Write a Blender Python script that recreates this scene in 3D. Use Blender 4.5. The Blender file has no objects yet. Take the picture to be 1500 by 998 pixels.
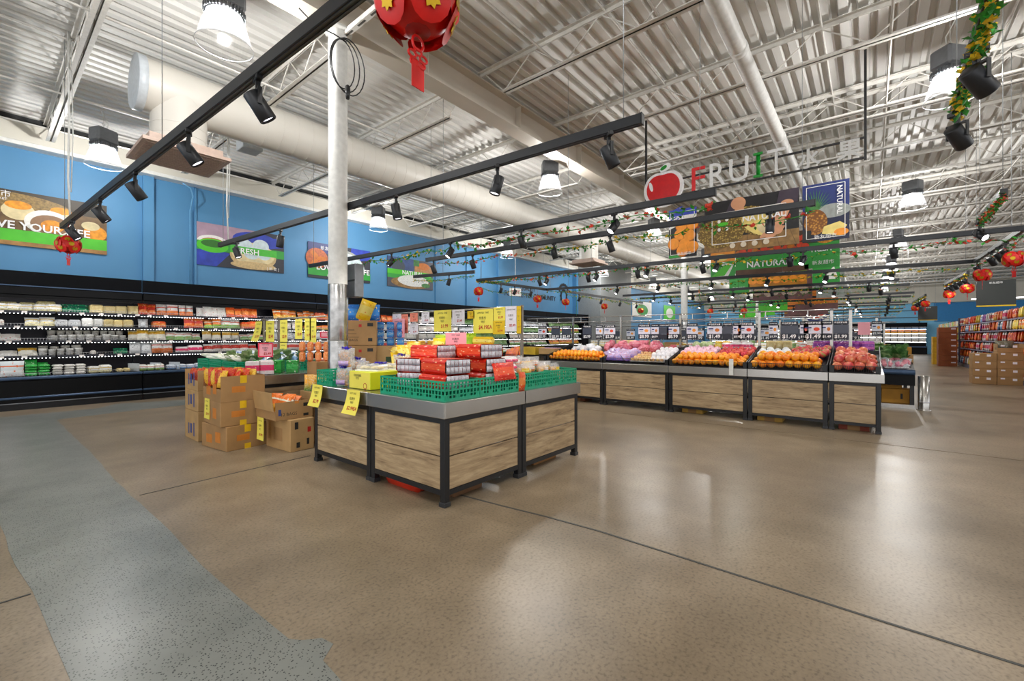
import bpy, math, random
from mathutils import Vector, Matrix
random.seed(7)
SC = bpy.context.scene
COL = SC.collection
PI = math.pi
# ------------------------------------------------------------------ camera, world, exposure
cam = bpy.data.objects.new('camera', bpy.data.cameras.new('camera')); COL.objects.link(cam)
cam.data.sensor_width = 36.0
cam.data.lens = 641.0/1500*36
cam.data.shift_y = -5.5/1500
cam.data.clip_start = 0.05; cam.data.clip_end = 200
cam.location = (0, 0, 1.3)
cam.rotation_euler = (PI/2, 0, math.atan2(0.63363, 0.77363) - PI/2)
SC.camera = cam
W = bpy.data.worlds.new('daylight'); SC.world = W; W.use_nodes = True
bg = W.node_tree.nodes['Background']; bg.inputs[0].default_value = (0.95, 0.97, 1.0, 1); bg.inputs[1].default_value = 1.7
SC.view_settings.view_transform = 'Standard'; SC.view_settings.look = 'None'
SC.view_settings.gamma = 1.0; SC.view_settings.use_curve_mapping = False
SC.view_settings.exposure = 0.0
SC.cycles.use_denoising = True
SC.cycles.max_bounces = 8; SC.cycles.diffuse_bounces = 4; SC.cycles.glossy_bounces = 3
SC.cycles.transparent_max_bounces = 12; SC.cycles.sample_clamp_indirect = 4.0
SC.cycles.caustics_reflective = False; SC.cycles.caustics_refractive = False
BAY_W = 140.0      # watts of one high-bay lamp
SPOT_W = 55.0      # watts of one track head that carries a lamp
# ------------------------------------------------------------------ lettering, made while the scene is empty
TXT = {}
def make_text(strings):
    for s in strings:
        for bold in (0, 1):
            c = bpy.data.curves.new('text', 'FONT'); c.body = s; c.size = 1.0
            c.align_x = 'CENTER'; c.align_y = 'CENTER'; c.offset = 0.022*bold; c.resolution_u = 2
            o = bpy.data.objects.new('text', c); COL.objects.link(o)
            dg = bpy.context.evaluated_depsgraph_get()
            me = bpy.data.meshes.new_from_object(o.evaluated_get(dg))
            bpy.data.objects.remove(o); bpy.data.curves.remove(c)
            if len(me.vertices):
                xs = [v.co.x for v in me.vertices]; ys = [v.co.y for v in me.vertices]
                cx, cy = (max(xs)+min(xs))/2, (max(ys)+min(ys))/2
                for v in me.vertices: v.co = (v.co.x-cx, v.co.y-cy, 0)
                me['w'] = max(xs)-min(xs); me['h'] = max(ys)-min(ys)
            TXT[(s, bold)] = me
PRICES = ['$1.49', '$8.99', '$6.99', '$2.99', '$1.79', '$2.49', '$5.99', '$3.49', '$4.99', '$1.99']
make_text(PRICES + ['LOVE YOUR LIFE', 'FRESH', 'LOVE COOK LIFE', 'NATURAL', 'QUALITY', 'FOR A BETTER COMMUNITY', 'EXIT', 'F', 'R', 'U', 'I', 'T',
    '水', '果', '新友超市', '[ 新 友 ]', 'BUY 1 GET 1', '$2.79', '$2.99EA', '$4.79', '$4.19EA', '$1.79EA', 'HOT SALE', 'LIMITED TIME', 'SALE', 'TO: USA',
    '优惠价', '特价', '每日新鲜水果', '福', 'MARKET', '12 BAGS', 'HANDLE WITH CARE', '健康生活', 'COOKIES'])
# ------------------------------------------------------------------ materials
def lin(h):
    h = h.lstrip('#'); o = []
    for i in (0, 2, 4):
        c = int(h[i:i+2], 16)/255; o.append(c/12.92 if c <= .04045 else ((c+.055)/1.055)**2.4)
    return (*o, 1)
class NT:
    def __init__(s, m): s.t = m.node_tree; s.n = s.t.nodes; s.l = s.t.links
    def add(s, k, **kw):
        n = s.n.new(k)
        for a, v in kw.items(): setattr(n, a, v)
        return n
    def link(s, a, b): s.l.new(a, b)
def ramp(nt, stops, const=False):
    r = nt.add('ShaderNodeValToRGB'); e = r.color_ramp.elements
    r.color_ramp.interpolation = 'CONSTANT' if const else 'LINEAR'
    while len(e) < len(stops): e.new(0.5)
    for i, (p, c) in enumerate(stops):
        e[i].position = p; e[i].color = c
    return r
MATS = {}
def M(name, col, rough=.5, metal=0, noise=None, bump=0, emit=0, spec=.5, coat=0, obj=True):
    """plain surface with fine procedural variation; noise=(scale, amount)"""
    if name in MATS: return MATS[name]
    m = bpy.data.materials.new(name); m.use_nodes = True; nt = NT(m)
    b = nt.n['Principled BSDF']
    c = lin(col) if isinstance(col, str) else col
    b.inputs['Roughness'].default_value = rough; b.inputs['Metallic'].default_value = metal
    b.inputs['Specular IOR Level'].default_value = spec; b.inputs['Coat Weight'].default_value = coat
    sc, am = noise or (18, .08)
    tc = nt.add('ShaderNodeTexCoord'); no = nt.add('ShaderNodeTexNoise'); no.inputs['Scale'].default_value = sc
    no.inputs['Detail'].default_value = 4
    nt.link(tc.outputs['Object'], no.inputs['Vector'])
    lo = tuple(x*(1-am) for x in c[:3])+(1,); hi = tuple(min(1, x*(1+am)) for x in c[:3])+(1,)
    r = ramp(nt, [(.3, lo), (.7, hi)]); nt.link(no.outputs['Fac'], r.inputs[0]); nt.link(r.outputs[0], b.inputs['Base Color'])
    if bump:
        bu = nt.add('ShaderNodeBump'); bu.inputs['Strength'].default_value = bump; bu.inputs['Distance'].default_value = .01
        nt.link(no.outputs['Fac'], bu.inputs['Height']); nt.link(bu.outputs[0], b.inputs['Normal'])
    if emit:
        b.inputs['Emission Color'].default_value = c; b.inputs['Emission Strength'].default_value = emit
    MATS[name] = m; return m
def pk(name, base, c2, c3, style='band', rough=.28, seed=0.0):
    """printed packaging: bands and blots of ink over a base colour, laid out on the package itself"""
    if name in MATS: return MATS[name]
    m = bpy.data.materials.new(name); m.use_nodes = True; nt = NT(m)
    b = nt.n['Principled BSDF']; b.inputs['Roughness'].default_value = rough
    tc = nt.add('ShaderNodeTexCoord'); sp = nt.add('ShaderNodeSeparateXYZ'); nt.link(tc.outputs['Generated'], sp.inputs[0])
    B, A, D = lin(base), lin(c2), lin(c3)
    vo = nt.add('ShaderNodeTexVoronoi'); vo.inputs['Scale'].default_value = 4.5 if style != 'fine' else 12
    oi = nt.add('ShaderNodeObjectInfo'); mp = nt.add('ShaderNodeVectorMath', operation='ADD')
    nt.link(tc.outputs['Generated'], mp.inputs[0]); nt.link(oi.outputs['Random'], mp.inputs[1]); nt.link(mp.outputs[0], vo.inputs['Vector'])
    if style == 'band': r = ramp(nt, [(0, B), (.12, A), (.42, B), (.72, A), (.86, B)], True)
    elif style == 'low': r = ramp(nt, [(0, A), (.38, B), (.62, D), (.7, B)], True)
    elif style == 'mid': r = ramp(nt, [(0, B), (.3, A), (.7, B)], True)
    elif style == 'top': r = ramp(nt, [(0, B), (.55, A), (.85, D)], True)
    else: r = ramp(nt, [(0, B), (.5, A)], False)
    nt.link(sp.outputs['Z'], r.inputs[0])
    mk = ramp(nt, [(0, (1, 1, 1, 1)), (.2 if style != 'fine' else .3, (0, 0, 0, 1))], True); nt.link(vo.outputs['Distance'], mk.inputs[0])
    mx = nt.add('ShaderNodeMixRGB'); nt.link(mk.outputs[0], mx.inputs[0]); nt.link(r.outputs[0], mx.inputs[1]); mx.inputs[2].default_value = D
    hv = nt.add('ShaderNodeHueSaturation'); nt.link(mx.outputs[0], hv.inputs['Color'])
    mr = nt.add('ShaderNodeMapRange'); mr.inputs['To Min'].default_value = .8; mr.inputs['To Max'].default_value = 1.12
    nt.link(oi.outputs['Random'], mr.inputs[0]); nt.link(mr.outputs[0], hv.inputs['Value'])
    nt.link(hv.outputs[0], b.inputs['Base Color'])
    no = nt.add('ShaderNodeTexNoise'); no.inputs['Scale'].default_value = 5; nt.link(mp.outputs[0], no.inputs['Vector'])
    bu = nt.add('ShaderNodeBump'); bu.inputs['Strength'].default_value = .5; bu.inputs['Distance'].default_value = .02
    nt.link(no.outputs['Fac'], bu.inputs['Height']); nt.link(bu.outputs[0], b.inputs['Normal'])
    MATS[name] = m; return m
def fruitm(name, c1, c2, c3, rough=.4, scale=3):
    """fruit skin: two tones with freckles, each fruit a little different"""
    if name in MATS: return MATS[name]
    m = bpy.data.materials.new(name); m.use_nodes = True; nt = NT(m); b = nt.n['Principled BSDF']; b.inputs['Roughness'].default_value = rough
    tc = nt.add('ShaderNodeTexCoord'); oi = nt.add('ShaderNodeObjectInfo'); va = nt.add('ShaderNodeVectorMath', operation='ADD')
    ms = nt.add('ShaderNodeMath', operation='MULTIPLY'); ms.inputs[1].default_value = 40; nt.link(oi.outputs['Random'], ms.inputs[0])
    nt.link(tc.outputs['Generated'], va.inputs[0]); nt.link(ms.outputs[0], va.inputs[1])
    no = nt.add('ShaderNodeTexNoise'); no.inputs['Scale'].default_value = scale; no.inputs['Detail'].default_value = 5; nt.link(va.outputs[0], no.inputs['Vector'])
    r = ramp(nt, [(.3, lin(c1)), (.5, lin(c2)), (.72, lin(c3))]); nt.link(no.outputs['Fac'], r.inputs[0])
    hv = nt.add('ShaderNodeHueSaturation'); mr = nt.add('ShaderNodeMapRange'); mr.inputs['To Min'].default_value = .485; mr.inputs['To Max'].default_value = .515
    nt.link(oi.outputs['Random'], mr.inputs[0]); nt.link(mr.outputs[0], hv.inputs['Hue']); nt.link(r.outputs[0], hv.inputs['Color']); nt.link(hv.outputs[0], b.inputs['Base Color'])
    MATS[name] = m; return m

def floor_mat():
    m = bpy.data.materials.new('polished_concrete'); m.use_nodes = True; nt = NT(m); b = nt.n['Principled BSDF']
    tc = nt.add('ShaderNodeTexCoord')
    n1 = nt.add('ShaderNodeTexNoise'); n1.inputs['Scale'].default_value = .55; n1.inputs['Detail'].default_value = 7; n1.inputs['Roughness'].default_value = .62
    n2 = nt.add('ShaderNodeTexNoise'); n2.inputs['Scale'].default_value = 60; n2.inputs['Detail'].default_value = 3
    n3 = nt.add('ShaderNodeTexNoise'); n3.inputs['Scale'].default_value = 3.2; n3.inputs['Detail'].default_value = 6
    for n in (n1, n2, n3): nt.link(tc.outputs['Object'], n.inputs['Vector'])
    r1 = ramp(nt, [(.32, lin('#7a6b56')), (.5, lin('#90806a')), (.68, lin('#a4937c'))]); nt.link(n1.outputs['Fac'], r1.inputs[0])
    r2 = ramp(nt, [(.30, (.55, .55, .56, 1)), (.47, (1, 1, 1, 1)), (.75, (1.2, 1.2, 1.2, 1))]); nt.link(n2.outputs['Fac'], r2.inputs[0])
    r3 = ramp(nt, [(.25, (.84, .83, .82, 1)), (.75, (1.12, 1.12, 1.12, 1))]); nt.link(n3.outputs['Fac'], r3.inputs[0])
    x1 = nt.add('ShaderNodeMixRGB', blend_type='MULTIPLY'); x1.inputs[0].default_value = .8; nt.link(r1.outputs[0], x1.inputs[1]); nt.link(r2.outputs[0], x1.inputs[2])
    x2 = nt.add('ShaderNodeMixRGB', blend_type='MULTIPLY'); x2.inputs[0].default_value = 1; nt.link(x1.outputs[0], x2.inputs[1]); nt.link(r3.outputs[0], x2.inputs[2])
    nt.link(x2.outputs[0], b.inputs['Base Color'])
    rr = ramp(nt, [(.1, (.285, .285, .285, 1)), (.9, (.35, .35, .35, 1))]); nt.link(n3.outputs['Fac'], rr.inputs[0]); nt.link(rr.outputs[0], b.inputs['Roughness'])
    b.inputs['Specular IOR Level'].default_value = .36
    return m
def patch_mat():
    m = bpy.data.materials.new('grey_terrazzo'); m.use_nodes = True; nt = NT(m); b = nt.n['Principled BSDF']
    tc = nt.add('ShaderNodeTexCoord')
    v = nt.add('ShaderNodeTexVoronoi'); v.inputs['Scale'].default_value = 95; nt.link(tc.outputs['Object'], v.inputs['Vector'])
    n = nt.add('ShaderNodeTexNoise'); n.inputs['Scale'].default_value = 2.2; n.inputs['Detail'].default_value = 8; nt.link(tc.outputs['Object'], n.inputs['Vector'])
    r1 = ramp(nt, [(.3, lin('#787b75')), (.7, lin('#92948e'))]); nt.link(n.outputs['Fac'], r1.inputs[0])
    r2 = ramp(nt, [(0, (0, 0, 0, 1)), (.26, (0, 0, 0, 1)), (.36, (1, 1, 1, 1))]); nt.link(v.outputs['Distance'], r2.inputs[0])
    v2 = nt.add('ShaderNodeSeparateColor'); nt.link(v.outputs['Color'], v2.inputs[0])
    r3 = ramp(nt, [(.0, (.14, .15, .16, 1)), (.6, (.45, .46, .47, 1)), (.61, (1, 1, 1, 1))], True); nt.link(v2.outputs[0], r3.inputs[0])
    mx = nt.add('ShaderNodeMixRGB', blend_type='MULTIPLY'); mx.inputs[0].default_value = 1
    m2 = nt.add('ShaderNodeMixRGB'); nt.link(r2.outputs[0], m2.inputs[0]); nt.link(r3.outputs[0], m2.inputs[1]); m2.inputs[2].default_value = (1, 1, 1, 1)
    nt.link(r1.outputs[0], mx.inputs[1]); nt.link(m2.outputs[0], mx.inputs[2]); nt.link(mx.outputs[0], b.inputs['Base Color'])
    b.inputs['Roughness'].default_value = .3; b.inputs['Specular IOR Level'].default_value = .36
    return m
def wood_mat():
    m = bpy.data.materials.new('weathered_oak'); m.use_nodes = True; nt = NT(m); b = nt.n['Principled BSDF']
    tc = nt.add('ShaderNodeTexCoord'); sp = nt.add('ShaderNodeSeparateXYZ'); nt.link(tc.outputs['Object'], sp.inputs[0])
    oi = nt.add('ShaderNodeObjectInfo'); mo = nt.add('ShaderNodeMath', operation='MULTIPLY'); mo.inputs[1].default_value = 37; nt.link(oi.outputs['Random'], mo.inputs[0])
    cb = nt.add('ShaderNodeCombineXYZ'); mz = nt.add('ShaderNodeMath', operation='MULTIPLY'); mz.inputs[1].default_value = 9
    nt.link(sp.outputs['Z'], mz.inputs[0]); nt.link(sp.outputs['X'], cb.inputs[0]); nt.link(mz.outputs[0], cb.inputs[2]); nt.link(mo.outputs[0], cb.inputs[1])
    n1 = nt.add('ShaderNodeTexNoise'); n1.inputs['Scale'].default_value = 2.6; n1.inputs['Detail'].default_value = 8; n1.inputs['Roughness'].default_value = .65; n1.inputs['Distortion'].default_value = .6
    n2 = nt.add('ShaderNodeTexNoise'); n2.inputs['Scale'].default_value = 11; n2.inputs['Detail'].default_value = 4
    nt.link(cb.outputs[0], n1.inputs['Vector']); nt.link(cb.outputs[0], n2.inputs['Vector'])
    r1 = ramp(nt, [(.28, lin('#675440')), (.42, lin('#9c8464')), (.58, lin('#b59d7a')), (.75, lin('#c8b18e'))]); nt.link(n1.outputs['Fac'], r1.inputs[0])
    r2 = ramp(nt, [(.3, (.7, .7, .7, 1)), (.5, (1, 1, 1, 1))]); nt.link(n2.outputs['Fac'], r2.inputs[0])
    mx = nt.add('ShaderNodeMixRGB', blend_type='MULTIPLY'); mx.inputs[0].default_value = .6; nt.link(r1.outputs[0], mx.inputs[1]); nt.link(r2.outputs[0], mx.inputs[2])
    nt.link(mx.outputs[0], b.inputs['Base Color']); b.inputs['Roughness'].default_value = .5
    return m
def shade_mat():
    m = bpy.data.materials.new('prismatic_acrylic'); m.use_nodes = True; nt = NT(m); nt.n.remove(nt.n['Principled BSDF'])
    out = nt.n['Material Output']; t = nt.add('ShaderNodeBsdfTransparent'); tr = nt.add('ShaderNodeBsdfTranslucent'); g = nt.add('ShaderNodeBsdfGlossy'); g.inputs['Roughness'].default_value = .15
    tr.inputs[0].default_value = (.9, .92, .97, 1)
    a = nt.add('ShaderNodeMixShader'); a.inputs[0].default_value = .1; nt.link(tr.outputs[0], a.inputs[1]); nt.link(g.outputs[0], a.inputs[2])
    w = nt.add('ShaderNodeTexWave'); w.inputs['Scale'].default_value = 14; tc = nt.add('ShaderNodeTexCoord'); nt.link(tc.outputs['Object'], w.inputs['Vector'])
    r = ramp(nt, [(0, (.012, .012, .012, 1)), (1, (.045, .045, .045, 1))]); nt.link(w.outputs['Fac'], r.inputs[0])
    x = nt.add('ShaderNodeMixShader'); nt.link(r.outputs[0], x.inputs[0]); nt.link(t.outputs[0], x.inputs[1]); nt.link(a.outputs[0], x.inputs[2]); nt.link(x.outputs[0], out.inputs[0])
    return m
def film_mat(name, tint, amount=.35):
    """clear bag film: mostly see-through with a bright gloss"""
    m = bpy.data.materials.new(name); m.use_nodes = True; nt = NT(m); nt.n.remove(nt.n['Principled BSDF']); out = nt.n['Material Output']
    t = nt.add('ShaderNodeBsdfTransparent'); g = nt.add('ShaderNodeBsdfPrincipled'); g.inputs['Base Color'].default_value = lin(tint); g.inputs['Roughness'].default_value = .15
    no = nt.add('ShaderNodeTexNoise'); no.inputs['Scale'].default_value = 25; r = ramp(nt, [(.4, (amount*.5,)*3+(1,)), (.65, (min(1, amount*1.8),)*3+(1,))]); nt.link(no.outputs['Fac'], r.inputs[0])
    x = nt.add('ShaderNodeMixShader'); nt.link(r.outputs[0], x.inputs[0]); nt.link(t.outputs[0], x.inputs[1]); nt.link(g.outputs[0], x.inputs[2]); nt.link(x.outputs[0], out.inputs[0])
    return m
FLOOR, PATCH, WOOD, SHADE = floor_mat(), patch_mat(), wood_mat(), shade_mat()
FILM = film_mat('clear_film', '#eef2f6', .3)
BLACK = M('black_powder_coat', '#141518', .42, 0); SATIN = M('black_satin_track', '#1a1d22', .4)
STEEL = M('brushed_steel', '#bcb9b4', .27, .95, (2.2, .06)); WHITE = M('white_paint', '#e2e2de', .5); CREAM = M('cream_paint', '#d6d2c6', .6, 0, (1.5, .05))
DECK = M('deck_paint', '#e8e7e3', .55, 0, (1.2, .06), bump=0); JOIST = M('joist_paint', '#dcd9d2', .5); BLUE = M('blue_wall_paint', '#528cb8', .55, 0, (.8, .05))
BEIGE = M('girder_paint', '#d2c9bb', .5, 0, (1.4, .05)); GREYB = M('grey_wall_paint', '#8f9393', .6); GREYM = M('grey_housing', '#6d7074', .4, .2); KRAFT = M('kraft_board', '#a17c4f', .75, 0, (5, .12))
KRAFT2 = M('pale_kraft_board', '#b3905f', .75, 0, (5, .12)); KRAFTIN = M('kraft_inside', '#8e6b42', .8, 0, (5, .12)); TAPE = M('yellow_tape', '#e3b81e', .3); INK = M('blue_ink', '#3b4b86', .6); INKO = M('orange_ink', '#c77a2a', .7)
INKK = M('black_ink', '#1d1b1a', .6); INKR = M('red_ink', '#b5231d', .6); GREENP = M('green_basket_plastic', '#169c74', .35, 0, (10, .06)); YCARD = M('yellow_card', '#eee05a', .7, 0, (3, .05)); YCARD2 = M('deep_yellow_card', '#e2bd1d', .7)
PCARD = M('pink_card', '#f2a8b2', .7, 0, (3, .05)); WCARD = M('white_card', '#e9e6ee', .7); OCARD = M('coral_card', '#ef8c74', .7); WSIGN = M('white_lettering', '#f2f2f2', .5)
NAVY = M('navy_sign_board', '#171b2c', .45); SLATE = M('slate_screen', '#3d4250', .3); LED = M('led_strip', '#ffffff', .4, emit=10); LEDFILL = M('added_fill_strip', '#ffffff', .4, emit=24); LENS = M('spot_lens', '#ffffff', .3, emit=14); LENSOFF = M('dim_spot_lens', '#f4f4ff', .3, emit=3)
RED = M('lantern_red', '#e01a14', .4, 0, (8, .15)); RED2 = M('dark_lantern_red', '#a80d0d', .4); GOLD = M('gold_foil', '#c9a21c', .3, .6)
LEAF = M('garland_leaf', '#2e8a2b', .5, 0, (30, .3)); YEL = M('yellow_petal', '#f0c926', .5, 0, (30, .15)); REDF = M('red_petal', '#d7402c', .5, 0, (30, .2)); ORF = M('orange_petal', '#e66a2a', .5, 0, (30, .2))
COOLB = M('cooler_black', '#08090c', .35, 0, spec=.15); COOLI = M('cooler_interior', '#1c1a24', .4, spec=.25); BUMP = M('blue_grey_bumper', '#39506e', .3, .3); FASC = M('fascia_black', '#0a0c11', .6, spec=.12); WIRE = M('wire_black', '#18181b', .4); CHROME = M('chrome_wire', '#c9c9cc', .25, .9)
# ------------------------------------------------------------------ mesh builder
class MB:
    def __init__(s): s.v = []; s.f = []; s.m = []; s.sm = []
    def add(s, vs, fs, mi=0, smooth=False):
        o = len(s.v); s.v += vs; s.f += [tuple(i+o for i in f) for f in fs]; s.m += [mi]*len(fs); s.sm += [smooth]*len(fs); return s
    def box(s, a, b, mi=0, ch=0):
        (x0, y0, z0), (x1, y1, z1) = a, b
        if ch <= 0:
            vs = [(x0,y0,z0),(x1,y0,z0),(x1,y1,z0),(x0,y1,z0),(x0,y0,z1),(x1,y0,z1),(x1,y1,z1),(x0,y1,z1)]
            return s.add(vs, [(3,2,1,0),(4,5,6,7),(0,1,5,4),(1,2,6,5),(2,3,7,6),(3,0,4,7)], mi)
        ch = min(ch, (x1-x0)*.45, (y1-y0)*.45, (z1-z0)*.45)
        X, Y, Z = (x0,x1), (y0,y1), (z0,z1); vs = []; idx = {}
        for i in (0,1):
            for j in (0,1):
                for k in (0,1):
                    sx, sy, sz = (ch if i == 0 else -ch), (ch if j == 0 else -ch), (ch if k == 0 else -ch)
                    for ax, p in enumerate(((X[i], Y[j]+sy, Z[k]+sz), (X[i]+sx, Y[j], Z[k]+sz), (X[i]+sx, Y[j]+sy, Z[k]))):
                        idx[(i,j,k,ax)] = len(vs); vs.append(p)
        q = lambda *t: tuple(idx[x] for x in t)
        fs = [q((0,0,0,0),(0,0,1,0),(0,1,1,0),(0,1,0,0)), q((1,0,0,0),(1,1,0,0),(1,1,1,0),(1,0,1,0)),
              q((0,0,0,1),(1,0,0,1),(1,0,1,1),(0,0,1,1)), q((0,1,0,1),(0,1,1,1),(1,1,1,1),(1,1,0,1)),
              q((0,0,0,2),(0,1,0,2),(1,1,0,2),(1,0,0,2)), q((0,0,1,2),(1,0,1,2),(1,1,1,2),(0,1,1,2))]
        for i in (0,1):
            for j in (0,1): fs.append(q((i,j,0,0),(i,j,1,0),(i,j,1,1),(i,j,0,1)) if i == j else q((i,j,0,0),(i,j,0,1),(i,j,1,1),(i,j,1,0)))
        for i in (0,1):
            for k in (0,1): fs.append(q((i,0,k,0),(i,0,k,2),(i,1,k,2),(i,1,k,0)) if i != k else q((i,0,k,0),(i,1,k,0),(i,1,k,2),(i,0,k,2)))
        for j in (0,1):
            for k in (0,1): fs.append(q((0,j,k,1),(1,j,k,1),(1,j,k,2),(0,j,k,2)) if j != k else q((0,j,k,1),(0,j,k,2),(1,j,k,2),(1,j,k,1)))
        for i in (0,1):
            for j in (0,1):
                for k in (0,1):
                    t = ((i,j,k,0),(i,j,k,1),(i,j,k,2)); fs.append(q(*t) if (i+j+k) % 2 else q(*t[::-1]))
        return s.add(vs, fs, mi)
    def tube(s, pts, r, n=6, mi=0, cap=True, smooth=True):
        P = [Vector(p) for p in pts]; rr = r if isinstance(r, (list, tuple)) else [r]*len(P); vs = []; up = None
        for i, p in enumerate(P):
            d = (P[min(i+1, len(P)-1)]-P[max(i-1, 0)]).normalized()
            if up is None: up = Vector((0,0,1)) if abs(d.z) < .9 else Vector((1,0,0))
            a = d.cross(up).normalized() if d.cross(up).length > 1e-6 else d.orthogonal().normalized(); b = a.cross(d).normalized(); up = b
            for k in range(n):
                t = 2*PI*(k+.5)/n; vs.append(tuple(p+a*(rr[i]*math.cos(t))+b*(rr[i]*math.sin(t))))
        fs = [(i*n+k, i*n+(k+1) % n, (i+1)*n+(k+1) % n, (i+1)*n+k) for i in range(len(P)-1) for k in range(n)]
        s.add(vs, fs, mi, smooth)
        if cap:
            o = len(s.v)-len(vs); s.f += [tuple(o+k for k in range(n))[::-1], tuple(o+(len(P)-1)*n+k for k in range(n))]; s.m += [mi]*2; s.sm += [False]*2
        return s
    def lathe(s, prof, n=16, c=(0,0,0), mi=0, smooth=True, cap=False, axis='z'):
        vs = []
        for r, z in prof:
            for k in range(n):
                t = 2*PI*k/n; p = (r*math.cos(t), r*math.sin(t), z)
                if axis == 'y': p = (p[0], p[2], p[1])
                if axis == 'x': p = (p[2], p[0], p[1])
                vs.append((p[0]+c[0], p[1]+c[1], p[2]+c[2]))
        fs = [(i*n+k, i*n+(k+1) % n, (i+1)*n+(k+1) % n, (i+1)*n+k) for i in range(len(prof)-1) for k in range(n)]
        s.add(vs, fs, mi, smooth)
        if cap:
            o = len(s.v)-len(vs); s.f += [tuple(o+k for k in range(n))[::-1], tuple(o+(len(prof)-1)*n+k for k in range(n))]; s.m += [mi]*2; s.sm += [False]*2
        return s
    def ball(s, c, rx, ry=None, rz=None, nu=10, nv=7, mi=0, dent=0, jig=0):
        ry = ry or rx; rz = rz or rx; vs = [(c[0], c[1], c[2]-rz)]
        for j in range(1, nv):
            a = -PI/2+PI*j/nv
            for i in range(nu):
                t = 2*PI*i/nu; k = 1+(random.uniform(-jig, jig) if jig else 0)
                vs.append((c[0]+rx*k*math.cos(a)*math.cos(t), c[1]+ry*k*math.cos(a)*math.sin(t), c[2]+rz*k*math.sin(a)))
        vs.append((c[0], c[1], c[2]+rz*(1-dent))); T = len(vs)-1; fs = []
        for i in range(nu):
            fs.append((0, 1+(i+1) % nu, 1+i)); b = 1+(nv-2)*nu; fs.append((b+i, b+(i+1) % nu, T))
        for j in range(nv-2):
            for i in range(nu):
                a = 1+j*nu; fs.append((a+i, a+(i+1) % nu, a+nu+(i+1) % nu, a+nu+i))
        return s.add(vs, fs, mi, True)
    def plate(s, pts, t, mi=0, nrm=(0,-1,0)):
        """polygon (ordered) given thickness t along -nrm"""
        n = len(pts); a = list(pts); b = [tuple(p[k]-nrm[k]*t for k in range(3)) for p in pts]
        return s.add(a+b, [tuple(range(n)), tuple(range(2*n-1, n-1, -1))]+[(i, n+i, n+(i+1) % n, (i+1) % n) for i in range(n)], mi)
    def pillow(s, w, h, t, nu=6, nv=6, mi=0, crimp=.06, c=(0,0,0), jig=0.0):
        """filled bag standing on its end: width x, thickness y, height z from 0"""
        vs = []
        for side in (-1, 1):
            for j in range(nv+1):
                v = j/nv
                for i in range(nu+1):
                    u = i/nu; e = (1-abs(2*u-1)**3)*(1-abs(2*v-1)**4)
                    y = side*t/2*math.sqrt(max(e, 0))*(1+random.uniform(-jig, jig)) if 0 < i < nu and 0 < j < nv else 0
                    x = (u-.5)*w*(1-.06*math.sin(PI*v)); vs.append((x+c[0], y+c[1], v*h+c[2]))
        L = (nu+1)*(nv+1); fs = []
        for j in range(nv):
            for i in range(nu):
                a = j*(nu+1)+i; fs += [(a, a+1, a+nu+2, a+nu+1), (L+a+1, L+a, L+a+nu+1, L+a+nu+2)]
        return s.add(vs, fs, mi, True)
    def xf(s, mat):
        s.v = [tuple(mat @ Vector(p)) for p in s.v]; return s
    def mesh(s, name, mats):
        me = bpy.data.meshes.new(name); me.from_pydata(s.v, [], s.f)
        for m in (mats if isinstance(mats, (list, tuple)) else [mats]): me.materials.append(m)
        me.polygons.foreach_set('material_index', s.m); me.polygons.foreach_set('use_smooth', s.sm); me.update(); return me
    def build(s, name, mats, parent=None, loc=(0,0,0), rz=0, **kw): return put(name, s.mesh(name, mats), parent, loc, rz, **kw)
def put(name, me, parent=None, loc=(0,0,0), rz=0, rot=None, scale=None, kind=None, label=None):
    o = bpy.data.objects.new(name, me); COL.objects.link(o); o.location = loc
    o.rotation_euler = rot if rot else (0, 0, rz)
    if scale: o.scale = scale if isinstance(scale, tuple) else (scale,)*3
    if parent: o.parent = parent
    if kind: o['kind'] = kind
    if label: o['label'] = label
    return o
SEEN = {}
def tag(o, label, cat, group=None):
    o['label'] = label; o['category'] = cat
    if group: o['group'] = group
    n = len(label.split())
    if not 4 <= n <= 16: print('LABEL LENGTH', n, label)
    SEEN.setdefault(label, []).append(group)
    return o
def thing(name, label, cat, loc=(0,0,0), rz=0, group=None):
    o = bpy.data.objects.new(name, None); COL.objects.link(o); o.empty_display_size = .1
    o.location = loc; o.rotation_euler = (0, 0, rz); return tag(o, label, cat, group)
def struct(name, mb, mats, parent=None, label=None, **kw): return mb.build(name, mats, parent, kind='structure' if not parent else None, label=label, **kw)
def text(s, size, mat, parent, loc, rot=(PI/2, 0, 0), bold=0, name='lettering', width=None):
    me = TXT[(s, bold)].copy(); me.materials.clear(); me.materials.append(mat)
    if width: size = width/me['w']
    return put(name, me, parent, loc, rot=rot, scale=size)
KIDS = {}
def dup(root, loc, rz=0, label=None, group=None, scale=None):
    r = root.copy(); COL.objects.link(r); r.location = loc; r.rotation_euler = (0, 0, rz)
    if scale: r.scale = (scale,)*3
    def rec(a, b):
        for ch in KIDS.setdefault(a.name, list(a.children)):
            c = ch.copy(); COL.objects.link(c); c.parent = b; rec(ch, c)
    rec(root, r)
    if label: tag(r, label, root['category'])
    if group: r['group'] = group
    return r
ORD = 'first second third fourth fifth sixth seventh eighth ninth tenth eleventh twelfth thirteenth fourteenth fifteenth sixteenth seventeenth eighteenth nineteenth twentieth'.split()
def nth(i): return ORD[i] if i < 20 else '%d%s' % (i+1, {1: 'st', 2: 'nd', 3: 'rd'}.get((i+1) % 10 if (i+1) % 100 not in (11, 12, 13) else 0, 'th'))
FACEX = -PI/2     # local front -Y turned to face -X (towards the entrance side)
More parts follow.
